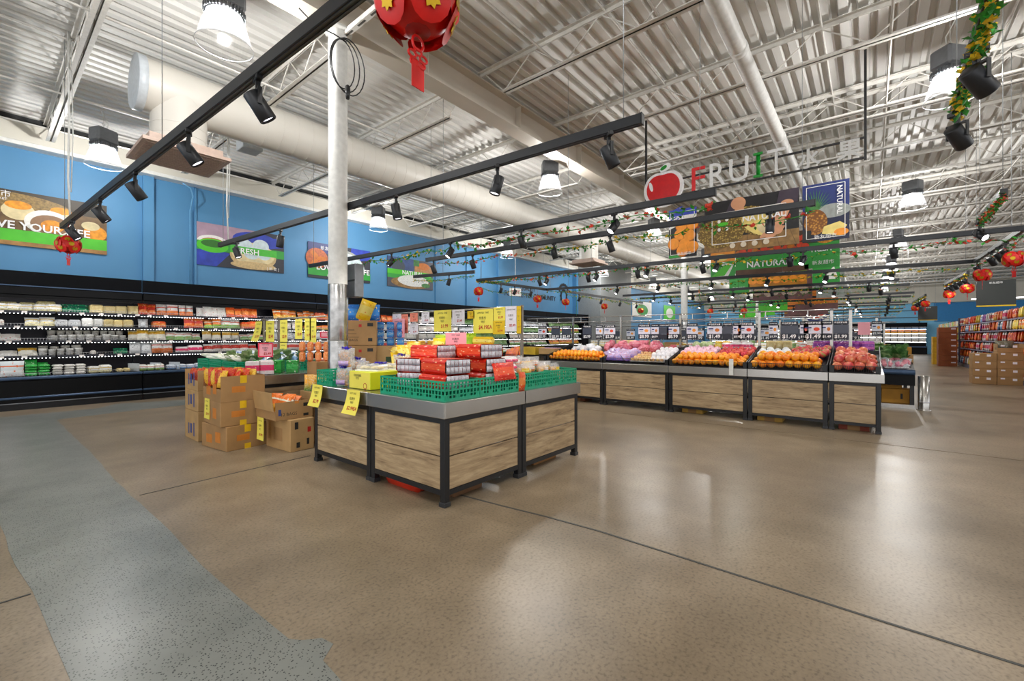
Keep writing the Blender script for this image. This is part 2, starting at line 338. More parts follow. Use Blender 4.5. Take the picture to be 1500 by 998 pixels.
# ------------------------------------------------------------------ setting: floor, walls, ceiling
ROOM = (-8.0, 45.5, -26.0, 12.6)
struct('floor', MB().box((-8, -26, -.2), (45.5, 12.8, 0)), FLOOR, label='polished tan concrete floor of the whole shop')
pp = [(.02,4.9),(.10,4.64),(.14,3.75),(.17,3.3),(.20,2.76),(.22,2.33),(.24,1.6),(.22,.6),(.95,.6),(.92,1.2),(.875,1.55),(.87,1.7),(.95,1.76),(.94,1.83),(.88,1.88),(.845,1.93),(.82,2.41),(.8,2.9),(.81,3.6),(.79,4.97),(.8,6.9),(.78,9.85),(1.5,10.0),(2.4,10.1),(4.0,10.15),(9,10.2),(9,10.75),(3.2,10.75),(2.6,10.95),(1.7,11.3),(1.4,10.85),(.3,10.85),(-4,10.9),(-4,10.0),(-.3,10.0),(-.15,7.0)]
random.seed(3); q = []
for i, p in enumerate(pp):
    a, b = Vector(p), Vector(pp[(i+1) % len(pp)]); n = max(1, int((b-a).length/.25))
    for k in range(n):
        c = a.lerp(b, k/n); q.append((c.x+random.uniform(-.008, .008), c.y+random.uniform(-.008, .008), .002))
struct('floor_patch', MB().plate(q, .0019, nrm=(0, 0, 1)), PATCH, label='grey terrazzo strip ground into the tan concrete')
def joint(pts, w, name='floor_joint'):
    mb = MB()
    for a, b in zip(pts, pts[1:]):
        a, b = Vector((*a, 0)), Vector((*b, 0)); d = (b-a).normalized(); n = Vector((-d.y, d.x, 0))*w/2
        mb.plate([tuple(p+Vector((0, 0, .003))) for p in (a-n, b-n, b+n, a+n)], .0028, nrm=(0, 0, 1))
    return mb
JM = M('joint_filler', '#4a4a48', .6)
struct('floor_joint', joint([(2.5, 4.0), (2.51, 2.6), (2.55, 2.2), (2.60, 1.8), (2.63, 1.4), (2.62, .4), (2.61, -.6), (2.6, -3), (2.58, -26)], .015), JM)
struct('floor_joint', joint([(-6, 3.28), (.17, 3.28)], .012), JM)
struct('floor_joint', joint([(.84, 4.63), (1.6, 4.69), (2.3, 4.73)], .01), JM)
struct('floor_joint', joint([(6.9, -26), (6.95, -3), (6.93, .5), (6.9, 6)], .01), M('faint_joint', '#7d705f', .5))
# left wall
struct('wall_left', MB().box((-8, 12.6, 0), (45.5, 12.9, 5.55)), BLUE, label='blue painted wall behind the long cooler')
k = 0
for x0, x1, dy in ((2.33, 2.52, .1), (3.30, 3.34, .04), (10.84, 10.9, .04), (12.44, 12.52, .06), (14.33, 14.62, .1), (20.6, 20.8, .25)):
    k += 1; struct('trim_%d' % k, MB().box((x0, 12.6-dy, 2.45), (x1, 12.62, 4.92)), BLUE)
struct('trim_7', MB().box((-8, 12.36, 4.98), (20.8, 12.62, 5.36)), CREAM, label='cream bulkhead along the top of the blue wall')
struct('trim_8', MB().box((-8, 12.32, 4.9), (20.8, 12.62, 4.98), 0, .008), WHITE)
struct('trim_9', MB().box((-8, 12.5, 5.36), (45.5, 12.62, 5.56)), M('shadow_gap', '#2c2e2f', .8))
struct('trim_10', MB().box((24.6, 12.4, 4.6), (45.5, 12.62, 5.4)), CREAM)
struct('trim_11', MB().tube([(3.0, 12.3, 4.85), (3.15, 12.3, 4.78), (3.2, 12.3, 4.6), (3.2, 12.52, 4.3), (3.2, 12.52, 2.5)], .015, 6), M('blue_conduit', '#6aa6d2', .5))
# grey block at the end of the cooler wall
struct('wall_grey_block', MB().box((20.8, 11.0, 0), (24.6, 12.62, 5.5), 0, .01), GREYB, label='grey boxed pillar at the end of the cooler wall')
# far wall
struct('wall_back', MB().box((45.5, -26, 0), (45.8, 12.9, 5.55)), M('far_wall_blue', '#7cc6ee', .55), label='far blue wall of the shop')
struct('trim_12', MB().box((45.1, -26, 3.85), (45.5, 12.6, 5.4)), CREAM)
for z in (2.75, 3.28): struct('trim_13', MB().box((45.42, -26, z), (45.5, 12.6, z+.05)), M('far_rail', '#31556f', .5))
for y in (-2.9, -.6, 1.7, 4.0, 6.3, 8.6): struct('trim_14', MB().box((45.44, y, 2.3), (45.5, y+.04, 3.85)), M('far_rail', '#31556f', .5))
struct('wall_back_panel', MB().box((45.3, -9.5, 2.45), (45.5, -3.7, 3.8)), M('deep_azure', '#1d7fc0', .5))
# ceiling deck: ribs run along x
mb = MB(); y = -26.0; prof = []
while y < 12.6:
    prof += [(y, 5.57), (y+.022, 5.50), (y+.118, 5.50), (y+.14, 5.57)]; y += .2
n = len(prof); vs = [(-8, p, z) for p, z in prof]+[(45.5, p, z) for p, z in prof]
mb.add(vs, [(i, i+1, n+i+1, n+i) for i in range(n-1)])
mb.box((-8, -26, 5.6), (45.5, 12.9, 5.75))
struct('ceiling', mb, DECK, label='white corrugated metal roof deck')
# girder along the column line
mb = MB(); mb.box((-8, 4.74, 4.93), (45.5, 5.04, 4.955)).box((-8, 4.875, 4.955), (45.5, 4.905, 5.36)).box((-8, 4.74, 5.36), (45.5, 5.04, 5.385))
gi = struct('ceiling_girder', mb, BEIGE, label='beige painted steel girder along the white columns')
for x in [1.9+2.08*i for i in range(20)]:
    MB().box((x-.006, 4.76, 4.955), (x+.006, 5.02, 5.36)).build('stiffener', BEIGE, gi)
# open-web joists along y, one object each
def joist(x, ya, yb, zb=4.99, zt=5.44, nweb=10, skip=.5):
    g = bpy.data.objects.new('roof_joist', None); COL.objects.link(g); g.location = (x, 0, 0); g['kind'] = 'structure'
    t = MB()
    for s in (-1, 1): t.box((s*.035-.028, ya, zt), (s*.035+.028, yb, zt+.008)).box((s*.010-.003, ya, zt-.05), (s*.010+.003, yb, zt))
    t.build('top_chord', JOIST, g); b = MB(); lo, hi = min(ya, yb)+skip, max(ya, yb)-skip
    for s in (-1, 1): b.box((s*.035-.028, lo, zb), (s*.035+.028, hi, zb+.008)).box((s*.010-.003, lo, zb), (s*.010+.003, hi, zb+.05))
    b.build('bottom_chord', JOIST, g); pts = []; st = (hi-lo)/nweb
    for i in range(nweb):
        pts += [(0, lo+i*st, zb+.02), (0, lo+(i+.5)*st, zt-.02)]
    pts.append((0, hi, zb+.02)); pts = [(0, min(ya, yb)+.1, zt-.02)]+pts+[(0, max(ya, yb)-.1, zt-.02)]
    MB().tube(pts, .011, 5, smooth=False).build('web_bar', JOIST, g)
    return g
for i in range(-1, 21):
    x = .87+2.085*i
    joist(x, 5.0, 12.5, nweb=8)
    joist(x, -24, 4.78, nweb=26)
    if i % 3 == 1:   # doubled joist pairs carry the lights
        joist(x+.35, -24, 4.78, nweb=26)
for y, z in ((3.3, 5.03), (1.9, 5.03), (-.2, 5.03), (-2.4, 5.03), (-4.6, 5.03), (6.9, 5.03), (9.6, 5.03), (11.4, 5.03)):
    struct('ceiling_bridging', MB().tube([(-8, y, z), (45, y+.01, z)], .016, 5), JOIST)
for y, z in ((2.6, 5.42), (.5, 5.42), (-1.4, 5.42), (8.6, 5.42)):
    struct('ceiling_bridging', MB().tube([(-8, y, z), (45, y, z)], .014, 5), JOIST)
# columns
def column(x, label, wrap=True):
    c = MB().lathe([(.107, 0), (.107, 4.9)], 24).lathe([(.16, 4.9), (.16, 4.93)], 24, cap=True).build('white_column', WHITE, None, (x, 4.89, 0)); c['kind'] = 'structure'; c['label'] = label
    if wrap:
        s = MB()
        for z0, z1 in ((.0, .62), (.625, 1.25), (1.255, 1.92)): s.lathe([(.112, z0), (.114, z0+.01), (.114, z1-.01), (.112, z1)], 24)
        s.build('steel_wrap', M('dented_steel', '#a9a7a4', .22, .95, (9, .25), .25), c, label='scuffed stainless steel wrap on the lower column')
    return c
column(2.71, 'white round steel column rising through the snack islands')
column(15.2, 'white steel column behind the fruit stands'); column(27.7, 'second white column from the entrance, far down the girder')
jb = MB().box((-.06, -.09, -.2), (.06, .09, .2), 0, .008).build('junction_box', GREYM, None, (2.92, 4.86, 1.98)); tag(jb, 'grey electrical box fixed to the side of the steel column', 'electrical box')
MB().box((-.064, -.085, -.01), (-.06, .085, .01)).build('cover_seam', BLACK, jb)
# coil of black cable at the column head
cb = thing('cable_coil', 'loops of black cable hanging at the top of the white column', 'cable', (2.66, 4.70, 4.45))
for i in range(3):
    w, h = .17+.03*i, .28+.02*i
    MB().tube([(w*math.sin(t*PI/12)*.9+.02*i, -.03*i, .15-h+h*math.cos(t*PI/12)+.12) for t in range(25)], .007, 5, cap=False).build('cable_loop', BLACK, cb)
MB().tube([(-.45, .1, .42), (-.3, .05, .30), (-.1, 0, .28), (.05, 0, .27)], .007, 5).build('cable_lead', BLACK, cb)
MB().lathe([(.02, -.42), (.028, -.36), (.028, -.28), (.012, -.26)], 10, (.03, -.06, .0), cap=True).build('plug', BLACK, cb)
# big round air duct with drop and register
du = thing('air_duct', 'large white spiral air duct below the ceiling beside the blue wall', 'duct', (0, 7.66, 4.74))
MB().lathe([(.345, 1.34), (.345, 12), (.345, 45)], 36, axis='x').build('duct_body', M('duct_paint', '#dad6cd', .42, 0, (1, .05)), du)
sm = MB()
for i in range(150): sm.lathe([(.346, 2.9+.24*i), (.351, 2.905+.24*i), (.346, 2.91+.24*i)], 28, axis='x')
sm.build('spiral_seam', M('duct_paint', '#d6d2c8', .42), du, kind='stuff')
MB().lathe([(.0, 1.325), (.355, 1.325), (.362, 1.33), (.362, 1.42), (.347, 1.425)], 36, axis='x').build('end_cap', M('duct_cap', '#c9d0d6', .4), du)
for dx, lab in ((1.83, 'first'), (13.6, 'second')):
    MB().lathe([(.33, -.1), (.33, -.78)], 30, (dx, 0, 0)).lathe([(.332, -.48), (.338, -.487), (.332, -.494)], 30, (dx, 0, 0)).lathe([(.332, -.62), (.338, -.627), (.332, -.634)], 30, (dx, 0, 0)).build('duct_drop', M('duct_paint', '#d6d2c8', .42), du)
    rg = MB().box((dx-.5, -.5, -.905), (dx+.5, -.45, -.86)).box((dx-.5, .45, -.905), (dx+.5, .5, -.86)).box((dx-.5, -.45, -.905), (dx-.45, .45, -.86)).box((dx+.45, -.45, -.905), (dx+.5, .45, -.86)).box((dx-.45, -.45, -.87), (dx+.45, .45, -.86), 1).box((dx-.42, -.42, -.86), (dx+.42, .42, -.76)).build('register', [M('register_brown', '#c2aa9b', .5), M('register_gap_shade', '#3a2f29', .7)], du, label='brown louvred air register under the duct drop')  # core panel coloured dark as the shade between the slats
    for i in range(16): MB().box((dx-.45, -.44+.056*i, -.915), (dx+.45, -.412+.056*i, -.895)).build('slat', M('register_brown', '#a48b7c', .5), rg)
hv = MB().box((-.16, -.16, -.14), (.16, .16, .14), 0, .01).build('hanging_sensor_box', M('pale_grey_case', '#b9bec2', .5), None, (3.05, 8.5, 4.72)); tag(hv, 'pale grey equipment box hung below the joists beside the duct', 'box')
MB().tube([(0, 0, .14), (0, 0, .35)], .01).build('hanger', JOIST, hv)
dp = thing('drain_pipe', 'white round pipe running under the roof joists', 'pipe', (0, 1.26, 4.86))
MB().lathe([(.1, -8), (.1, 45)], 20, axis='x').build('pipe_body', WHITE, dp)
for x in (4.3, 5.9, 9, 12, 15, 18, 21): MB().lathe([(.1, x), (.108, x+.005), (.108, x+.1), (.1, x+.105)], 20, axis='x').build('coupling', WHITE, dp)
# white conduit rails that cross below the joists near the column
rl = thing('strut_rail', 'short white steel strut rail running from the column head', 'rail', (0, 0, 0))
MB().box((2.73, 3.2, 4.86), (2.79, 4.9, 4.875)).box((2.73, 3.2, 4.875), (2.738, 4.9, 4.92)).box((2.782, 3.2, 4.875), (2.79, 4.9, 4.92)).build('channel', JOIST, rl)
for i in range(6): MB().box((2.748, 3.35+.26*i, 4.8595), (2.772, 3.5+.26*i, 4.8605)).build('slot', M('slot_dark', '#55534f', .7), rl)
# ------------------------------------------------------------------ high-bay lamps
def high_bay(name_label, loc):
    g = thing('high_bay_lamp', name_label, 'lamp', loc)
    MB().box((-.17, -.13, .40), (.17, .13, .66), 0, .03).build('driver_housing', GREYM, g)
    fi = MB().lathe([(.06, .42), (.15, .40), (.17, .37), (.18, .325), (.15, .32)], 24)
    for i in range(36):
        a = 2*PI*i/36; fi.box((-.003, .14, .325), (.003, .195, .385)); o = len(fi.v)-8
        fi.v[o:] = [tuple(Matrix.Rotation(a, 3, 'Z') @ Vector(p)) for p in fi.v[o:]]
    fi.build('heat_sink', GREYM, g)
    MB().lathe([(0, .318), (.145, .318)], 24).build('led_disc', M('led_disc', '#ffffff', .4, emit=5), g)
    MB().lathe([(.165, .32), (.195, .24), (.23, .12), (.262, 0)], 28).build('acrylic_shade', SHADE, g)
    MB().lathe([(.262, 0), (.268, -.004), (.268, .006), (.262, .008)], 28).build('shade_rim', M('bright_rim', '#f4f6fa', .3), g)
    MB().tube([(0, 0, .66), (0, 0, .72), (.02, 0, .75), (0, 0, .78), (-.02, 0, .75), (0, 0, .72)], .008, 5).tube([(0, 0, .78), (0, 0, 1.125)], .006, 5).build('hook', JOIST, g)
    MB().tube([(.05, 0, .66), (.07, 0, .8), (.02, .05, .95), (0, .1, 1.06)], .008, 5).build('power_cord', WHITE, g)
    l = bpy.data.objects.new('lamp_light', BAYL); COL.objects.link(l); l.parent = g; l.location = (0, 0, .17)
    return g
BAYL = bpy.data.lights.new('bay', 'POINT'); BAYL.energy = BAY_W; BAYL.shadow_soft_size = .05; BAYL.color = (1, .985, .96)
bays = [(1.66, 5.3, 'large high-bay lamp glowing nearest the camera above the first black track'), (1.44, 10.7, 'high-bay lamp hung before the blue wall above the red lantern'), (7.3, 10.95, 'high-bay lamp beside the white column in front of the bulkhead'),
    (7.75, 5.3, 'high-bay lamp below the beige girder behind the second black track'), (8.0, -.8, 'high-bay lamp half hidden by a yellow-flowered track'), (14.2, -.78, 'high-bay lamp alone above the aisle beside the pineapple banner'),
    (13.55, 5.3, 'high-bay lamp left of the fresh orange banner'), (13.0, 10.9, 'high-bay lamp half behind a garlanded track by the wall'), (20.3, -.75, 'second high-bay lamp down the right aisle, under a garlanded track'),
    (26.8, -.75, 'third high-bay lamp down the right aisle'), (32.7, -.7, 'fourth high-bay lamp down the right aisle'), (38.6, -.7, 'fifth and farthest high-bay lamp down the right aisle'),
    (20.0, 10.4, 'high-bay lamp in front of the grey boxed pillar'), (19.6, 5.4, 'high-bay lamp hung by the girder beyond the tomato banner'), (26.0, 5.4, 'high-bay lamp near the far white column'), (32.5, 5.4, 'high-bay lamp far along the girder past all columns'), (27, 10.6, 'high-bay lamp beyond the grey boxed pillar'),
    (39, 5.4, 'added high-bay lamp brightening the far wall on the girder line'), (40, 10.6, 'added high-bay lamp brightening the far corner by the blue wall'), (33.5, 10.6, 'small distant high-bay lamp over the far produce corner')]  # girder-line and corner lamps added to brighten the dim far wall
b0 = high_bay(bays[0][2], (bays[0][0], bays[0][1], 4.38))
for x, y, lab in bays[1:]: dup(b0, (x, y, 4.38), .3*x, lab)
off = ['above the entrance side, out of view near the camera', 'behind the camera over the tan floor', 'over the right aisle beside the camera', 'over the open floor right of the fruit stands', 'over the snack gondola', 'over the far gondola', 'over the last gondola']
for (x, y), lab in zip(((-4.5, 5.3), (-4.5, -.8), (1.8, -.8), (4, -7), (10, -7), (17, -7), (25, -7)), off):
    dup(b0, (x, y, 4.38), 0, 'high-bay lamp '+lab)
# ------------------------------------------------------------------ lighting tracks, spotlights
TL = {}
def track(p, q, label, z=2.86, cables=2):
    p, q = Vector((*p, z)), Vector((*q, z)); d = q-p; L = d.length
    t = thing('lighting_track', label, 'lighting track', tuple(p), math.atan2(d.y, d.x)); TL[t.name] = L
    MB().box((0, -.027, -.03), (L, .027, .045), 0, .003).build('rail', SATIN, t)
    MB().box((.02, -.016, -.0335), (L-.02, -.007, -.0300)).box((.02, .007, -.0335), (L-.02, .016, -.0300)).build('groove', M('groove_line', '#4b5058', .3, .5), t)
    for x in (-.006, L): MB().box((x, -.029, -.032), (x+.006, .029, .047)).build('end_cap', BLACK, t)
    for i in range(cables):
        x = L*(i+.04)/(cables-.92) if cables > 1 else L/2
        MB().tube([(x, 0, .045), (x, 0, 5.5-z)], .004, 4).build('suspension_cable', M('wire_grey', '#a9acae', .4, .5), t)
    return t
def spotlight(label, loc, rz, tilt=.5, lens=LENSOFF):
    g = thing('track_spotlight', label, 'spotlight', loc, rz, )
    MB().box((-.05, -.018, .0), (.05, .018, .035), 0, .004).box((-.012, -.012, -.05), (.012, .012, .0)).build('adapter', BLACK, g)
    y = MB()
    y.box((-.056, -.012, -.062), (.056, .012, -.05)).box((-.058, -.012, -.15), (-.052, .012, -.05)).box((.052, -.012, -.15), (.058, .012, -.05)); y.build('yoke', BLACK, g)
    R = Matrix.Translation((0, 0, -.13)) @ Matrix.Rotation(tilt, 4, 'X')
    MB().lathe([(0, .065), (.044, .065), (.048, .06), (.05, -.095), (.046, -.1), (.043, -.085)], 20).xf(R).build('lamp_body', SATIN, g)
    MB().lathe([(0, -.086), (.043, -.086)], 20).xf(R).build('lens', lens, g)
    return g
T = {}
T[1] = track((.76, 8.85), (1.17, .2), 'first black lighting track, ending before the first wall banner', cables=3)
T[2] = track((2.62, 8.6), (3.03, 1.27), 'second black lighting track, passing behind the white column', cables=3)
T[3] = track((4.66, 9.6), (5.07, 1.3), 'third black lighting track, wound with yellow and red flowers', cables=3)
T[4] = track((5.8, 7.0), (6.2, .5), 'fourth black lighting track, crossing before the durian banner', cables=3)
T[5] = track((8.8, 8.47), (9.55, -1.72), 'fifth black lighting track, wound with small red flowers before the tomato banner', cables=4)
T[6] = track((11.95, 8.3), (13.1, -1.67), 'sixth black lighting track, a garlanded cross run behind the fifth', cables=4)
T[7] = track((8.86, 8.467), (11.89, 8.303), 'black lighting track joining fifth and sixth tracks near the wall')
T[8] = track((9.61, -1.72), (13.04, -1.67), 'black lighting track over the right aisle hung with the big red lantern')
T[9] = track((2.6, -.42), (4.32, -.46), 'short black track wrapped in yellow flowers above the right aisle')
T[10] = track((7.05, -1.12), (8.6, -1.14), 'short black track wrapped in orange flowers above the right aisle')
T[11] = track((15.3, -1.84), (18.3, -1.72), 'black track with red lanterns farther down the right aisle')
T[12] = track((22.5, -1.6), (27, -1.5), 'distant black track with red lanterns over the right aisle')
T[13] = track((7.2, 9.2), (7.6, 7.4), 'short black lighting track before the noodle banner', cables=1)
T[14] = track((12.8, 8.15), (19.4, 8.12), 'black lighting track leading along the wall to the grey pillar')
far = [(15.6, 7.3, -.6), (17.2, 7.3, -.9), (20.6, 7.2, -1.2), (22.4, 7.2, -1.2), (26, 7, -1.3), (28, 7, -1.3), (32, 7, -1.4), (36, 7, -1.4)]
for i, (x, ya, yb) in enumerate(far): T[20+i] = track((x, ya), (x+.4, yb), '%s of the distant garlanded black tracks beyond the sixth one' % nth(i), cables=3)
def on_track(k, f, dz=-.055):
    t = T[k]; L = TL[t.name]; return t.matrix_basis @ Vector((L*f, 0, dz))
def spots(k, fr, tname, tilts=(.5, -.4), rz=0, bright=0):
    for i, f in enumerate(fr):
        p = on_track(k, f); lab = '%s black track spotlight on %s' % (nth(i), tname)
        key = (bright if isinstance(bright, int) else bright[i % len(bright)], tilts[i % len(tilts)])
        if key not in PROTO: PROTO[key] = spotlight(lab, tuple(p), rz+.15*(i % 3-1), key[1], LENS if key[0] else LENSOFF)
        else: dup(PROTO[key], tuple(p), rz+.15*(i % 3-1), lab)
PROTO = {}
spots(1, (.08, .255, .41, .57, .70), 'the first track', (-.62,), 1.4)
spots(2, (.09, .285, .63, .82, .965), 'the second track', (-.35, .1, -.2, .3, -.5), .9)
spots(3, (.34, .52, .69, .86), 'the third track', (.7, .6, -.4, .7), 1.2, (1, 1, 0, 1))
spots(4, (.03, .19, .46, .61, .93), 'the fourth track', (-.35, -.3, -.35, -.35, .05), 1.0)
spots(5, (.20, .22, .33, .35, .445, .465, .575, .60, .72, .74, .86), 'the fifth track', (-.4, .6), 1.2, (0, 1))
spots(6, (.24, .36, .50, .63, .75, .87), 'the sixth track', (.6,), 1.2, 1)
spots(7, (.3, .5, .75), 'the joining track by the wall', (.4,), .4, 1)
spots(8, (.3, .42, .58, .93), 'the big lantern track', (.8, .7), -2.46, 1)
spots(9, (.45, .95), 'the yellow-flowered short track', (.85,), -2.2, 1)
spots(10, (.97,), 'the orange-flowered short track', (.9,), 2.4, 1)
spots(11, (.1, .3, .5, .7, .9), 'the aisle lantern track', (.72,), -2.46)
spots(12, (.1, .3, .5, .7, .9), 'the distant lantern track', (.72,), -2.46)
spots(13, (.6,), 'the short track by the noodle banner', (.3,), 1.0, 1)
spots(14, (.15, .4, .65, .9), 'the wall-side track to the grey pillar', (.4,), .4, 1)
for i in range(len(far)): spots(20+i, (.15, .32, .48, .62, .78, .92), 'the %s distant track' % nth(i), (.6, -.4), 1.2, (1, 0))
# lamps of the heads that light the displays (a few carry the light of their neighbours)
SP = bpy.data.lights.new('track_head', 'SPOT'); SP.energy = SPOT_W; SP.spot_size = 1.5; SP.spot_blend = .6; SP.shadow_soft_size = .05; SP.color = (1, .96, .9)
for p, tgt in (((.95, 5.3, 2.62), (2.1, 6.2, .8)), ((1.05, 2.9, 2.62), (2.3, 3.6, .8)), ((3.0, 1.55, 2.62), (3.0, 3.0, .9)), ((2.96, 3.95, 2.62), (3.0, 4.6, .9)), ((2.8, 6.6, 2.62), (3.0, 7.0, .9)), ((4.8, 5.3, 2.62), (3.6, 5.3, 1)),
        ((4.88, 3.9, 2.62), (3.8, 3.2, 1)), ((4.95, 2.5, 2.62), (3.6, 3.0, .9)), ((6.1, 4.0, 2.62), (8.0, 4.4, .9)), ((6.1, 2.9, 2.62), (8.0, 3.2, .9)), ((6.2, 1.0, 2.62), (8.0, 1.0, .9)), ((5.9, 5.6, 2.62), (8.0, 5.6, .9)),
        ((9.1, 4.0, 2.62), (8.2, 3.6, .9)), ((9.2, 2.0, 2.62), (8.2, 1.6, .9)), ((9.4, .0, 2.62), (8.3, .2, .9)), ((12.2, 5, 2.62), (11.4, 5, .9)), ((12.6, 1, 2.62), (11.4, 1, .9)), ((13, -1.5, 2.62), (17, -3, 1)), ((17, -1.7, 2.62), (19, -3.2, 1)), ((25, -1.6, 2.62), (25, -3.2, 1)), ((16, 3, 2.62), (16, 3, .9)), ((21, 3, 2.62), (21, 3, .9)), ((27, 3, 2.62), (27, 3, .9))):
    l = bpy.data.objects.new('track_head_light', SP); COL.objects.link(l); l.location = p
    l.rotation_euler = (Vector(tgt)-Vector(p)).to_track_quat('-Z', 'Y').to_euler()
# ------------------------------------------------------------------ garlands
def garland(pts, label, petals, dens=42, size=.035, wave=.06, sag=.0):
    P = [Vector(p) for p in pts]; path = []
    for a, b in zip(P, P[1:]):
        L = (b-a).length; n = max(2, int(L/.12))
        for i in range(n):
            t = i/n; path.append(a.lerp(b, t)+Vector((0, 0, -wave*abs(math.sin(t*L*PI/1.5)))))
    path.append(P[-1]); g = thing('flower_garland', label, 'garland', tuple(P[0])); o = P[0]
    path = [p-o for p in path]
    MB().tube([tuple(p) for p in path], .006, 4).build('vine', LEAF, g)
    lf = MB(); fl = MB(); tot = sum((b-a).length for a, b in zip(path, path[1:])); N = int(tot*dens)
    for i in range(N):
        t = random.random()*(len(path)-1); j = int(t); p = path[j].lerp(path[j+1], t-j)
        p = p+Vector((random.gauss(0, .018), random.gauss(0, .018), random.gauss(-.008, .018)))
        R = Matrix.Rotation(random.uniform(0, 6.3), 3, 'Z') @ Matrix.Rotation(random.uniform(-1.3, 1.3), 3, 'X')
        if random.random() < .6:
            s = size*random.uniform(.7, 1.3)
            lf.add([tuple(p+R @ Vector(v)*s) for v in ((0,0,0), (.45,.5,.12), (0,1.2,0), (-.45,.5,.12))], [(0,1,2), (0,2,3)])
        else:
            s = size*random.uniform(.4, .7); mi = random.randrange(len(petals))
            for kk in range(5):
                Q = R @ Matrix.Rotation(kk*1.257, 3, 'Z')
                fl.add([tuple(p+Q @ Vector(v)*s) for v in ((0,0,0), (.4,.6,.3), (0,1.05,.4), (-.4,.6,.3))], [(0,1,2,3)], mi)
    lf.build('leaves', LEAF, g, kind='stuff'); fl.build('flowers', petals, g, kind='stuff'); return g
def along(k, fa, fb, dz=-.09): return [tuple(on_track(k, fa, dz)), tuple(on_track(k, fb, dz))]
garland(along(3, .26, .52), 'garland of yellow flowers along the third track', [YEL], 60, .045)
garland(along(3, .12, .26), 'garland of red flowers at the far end of the third track', [REDF], 50, .042)
garland(along(3, .53, 1.0), 'green and red garland under the near half of the third track', [REDF, REDF], 48, .052)
garland(along(4, .05, .42), 'green and red garland under the far half of the fourth track', [REDF, ORF], 50, .042)
garland(along(4, .42, .78), 'yellow-flowered garland under the middle of the fourth track', [YEL], 60, .048)
garland(along(4, .80, 1.0), 'red-flowered garland at the near end of the fourth track', [REDF], 50, .055)
garland(along(5, .0, .12, -.02), 'bushy yellow-green garland on the wall end of the fifth track', [YEL], 160, .04)
garland(along(5, .12, .5, -.04), 'red and orange garland along the far half of the fifth track', [REDF, ORF], 60, .05)
garland(along(5, .5, .78), 'yellow-flowered garland below the middle of the fifth track', [YEL], 60, .05)
garland(along(5, .78, 1.0), 'green garland with small red flowers on the aisle end of the fifth track', [REDF], 34, .06)
garland(along(6, .0, .45, -.05), 'thin green garland along the far half of the sixth track', [YEL, ORF], 45, .05)
garland(along(6, .45, 1.0), 'thin yellow-green garland along the aisle half of the sixth track', [YEL], 36, .06)
garland(along(7, .0, 1.0, -.16), 'pale garland sagging below the joining track by the wall', [YEL, WHITE], 60, .03, .1)
garland(along(8, .0, 1.0), 'garland with pale and red flowers on the big lantern track', [REDF, WHITE], 50, .035)
garland(along(9, .0, 1.0, -.02), 'thick green garland with yellow flowers on the short aisle track', [YEL], 330, .036, .02)
garland(along(10, .0, 1.0, -.02), 'thick garland with orange flowers on the short aisle track', [ORF, REDF], 230, .04, .02)
garland(along(11, .0, 1.0, -.03), 'garland with yellow and red flowers on the aisle lantern track', [REDF, YEL, YEL], 60, .05)
garland(along(12, .0, 1.0, -.03), 'yellow-green garland on the distant lantern track', [YEL], 50, .06)
garland(along(13, .0, 1.0, -.08), 'small yellow garland on the short track by the noodle banner', [YEL], 120, .03)
garland(along(14, .0, 1.0, -.06), 'yellow-green garland along the wall-side track', [YEL], 50, .04)
for i in range(len(far)): garland(along(20+i, .0, 1.0, -.1), 'thin garland hanging from the %s distant track' % nth(i), [YEL, ORF] if i % 2 else [YEL], 26, .05)
g1 = garland([tuple(on_track(7, .45, -.03)), tuple(on_track(7, .45, -.75))], 'dark beaded garland string hanging left beside the wall lettering', [INKK], 40, .02, 0)
g2 = garland([tuple(on_track(14, .12, -.03)), tuple(on_track(14, .12, -.8))], 'dark beaded garland string hanging beside the hanging lantern', [INKK], 40, .02, 0)
g3 = garland([tuple(on_track(6, .47, -.03)), tuple(on_track(6, .47, -.5))], 'short orange garland tail dangling from the sixth track', [ORF], 60, .04, 0)
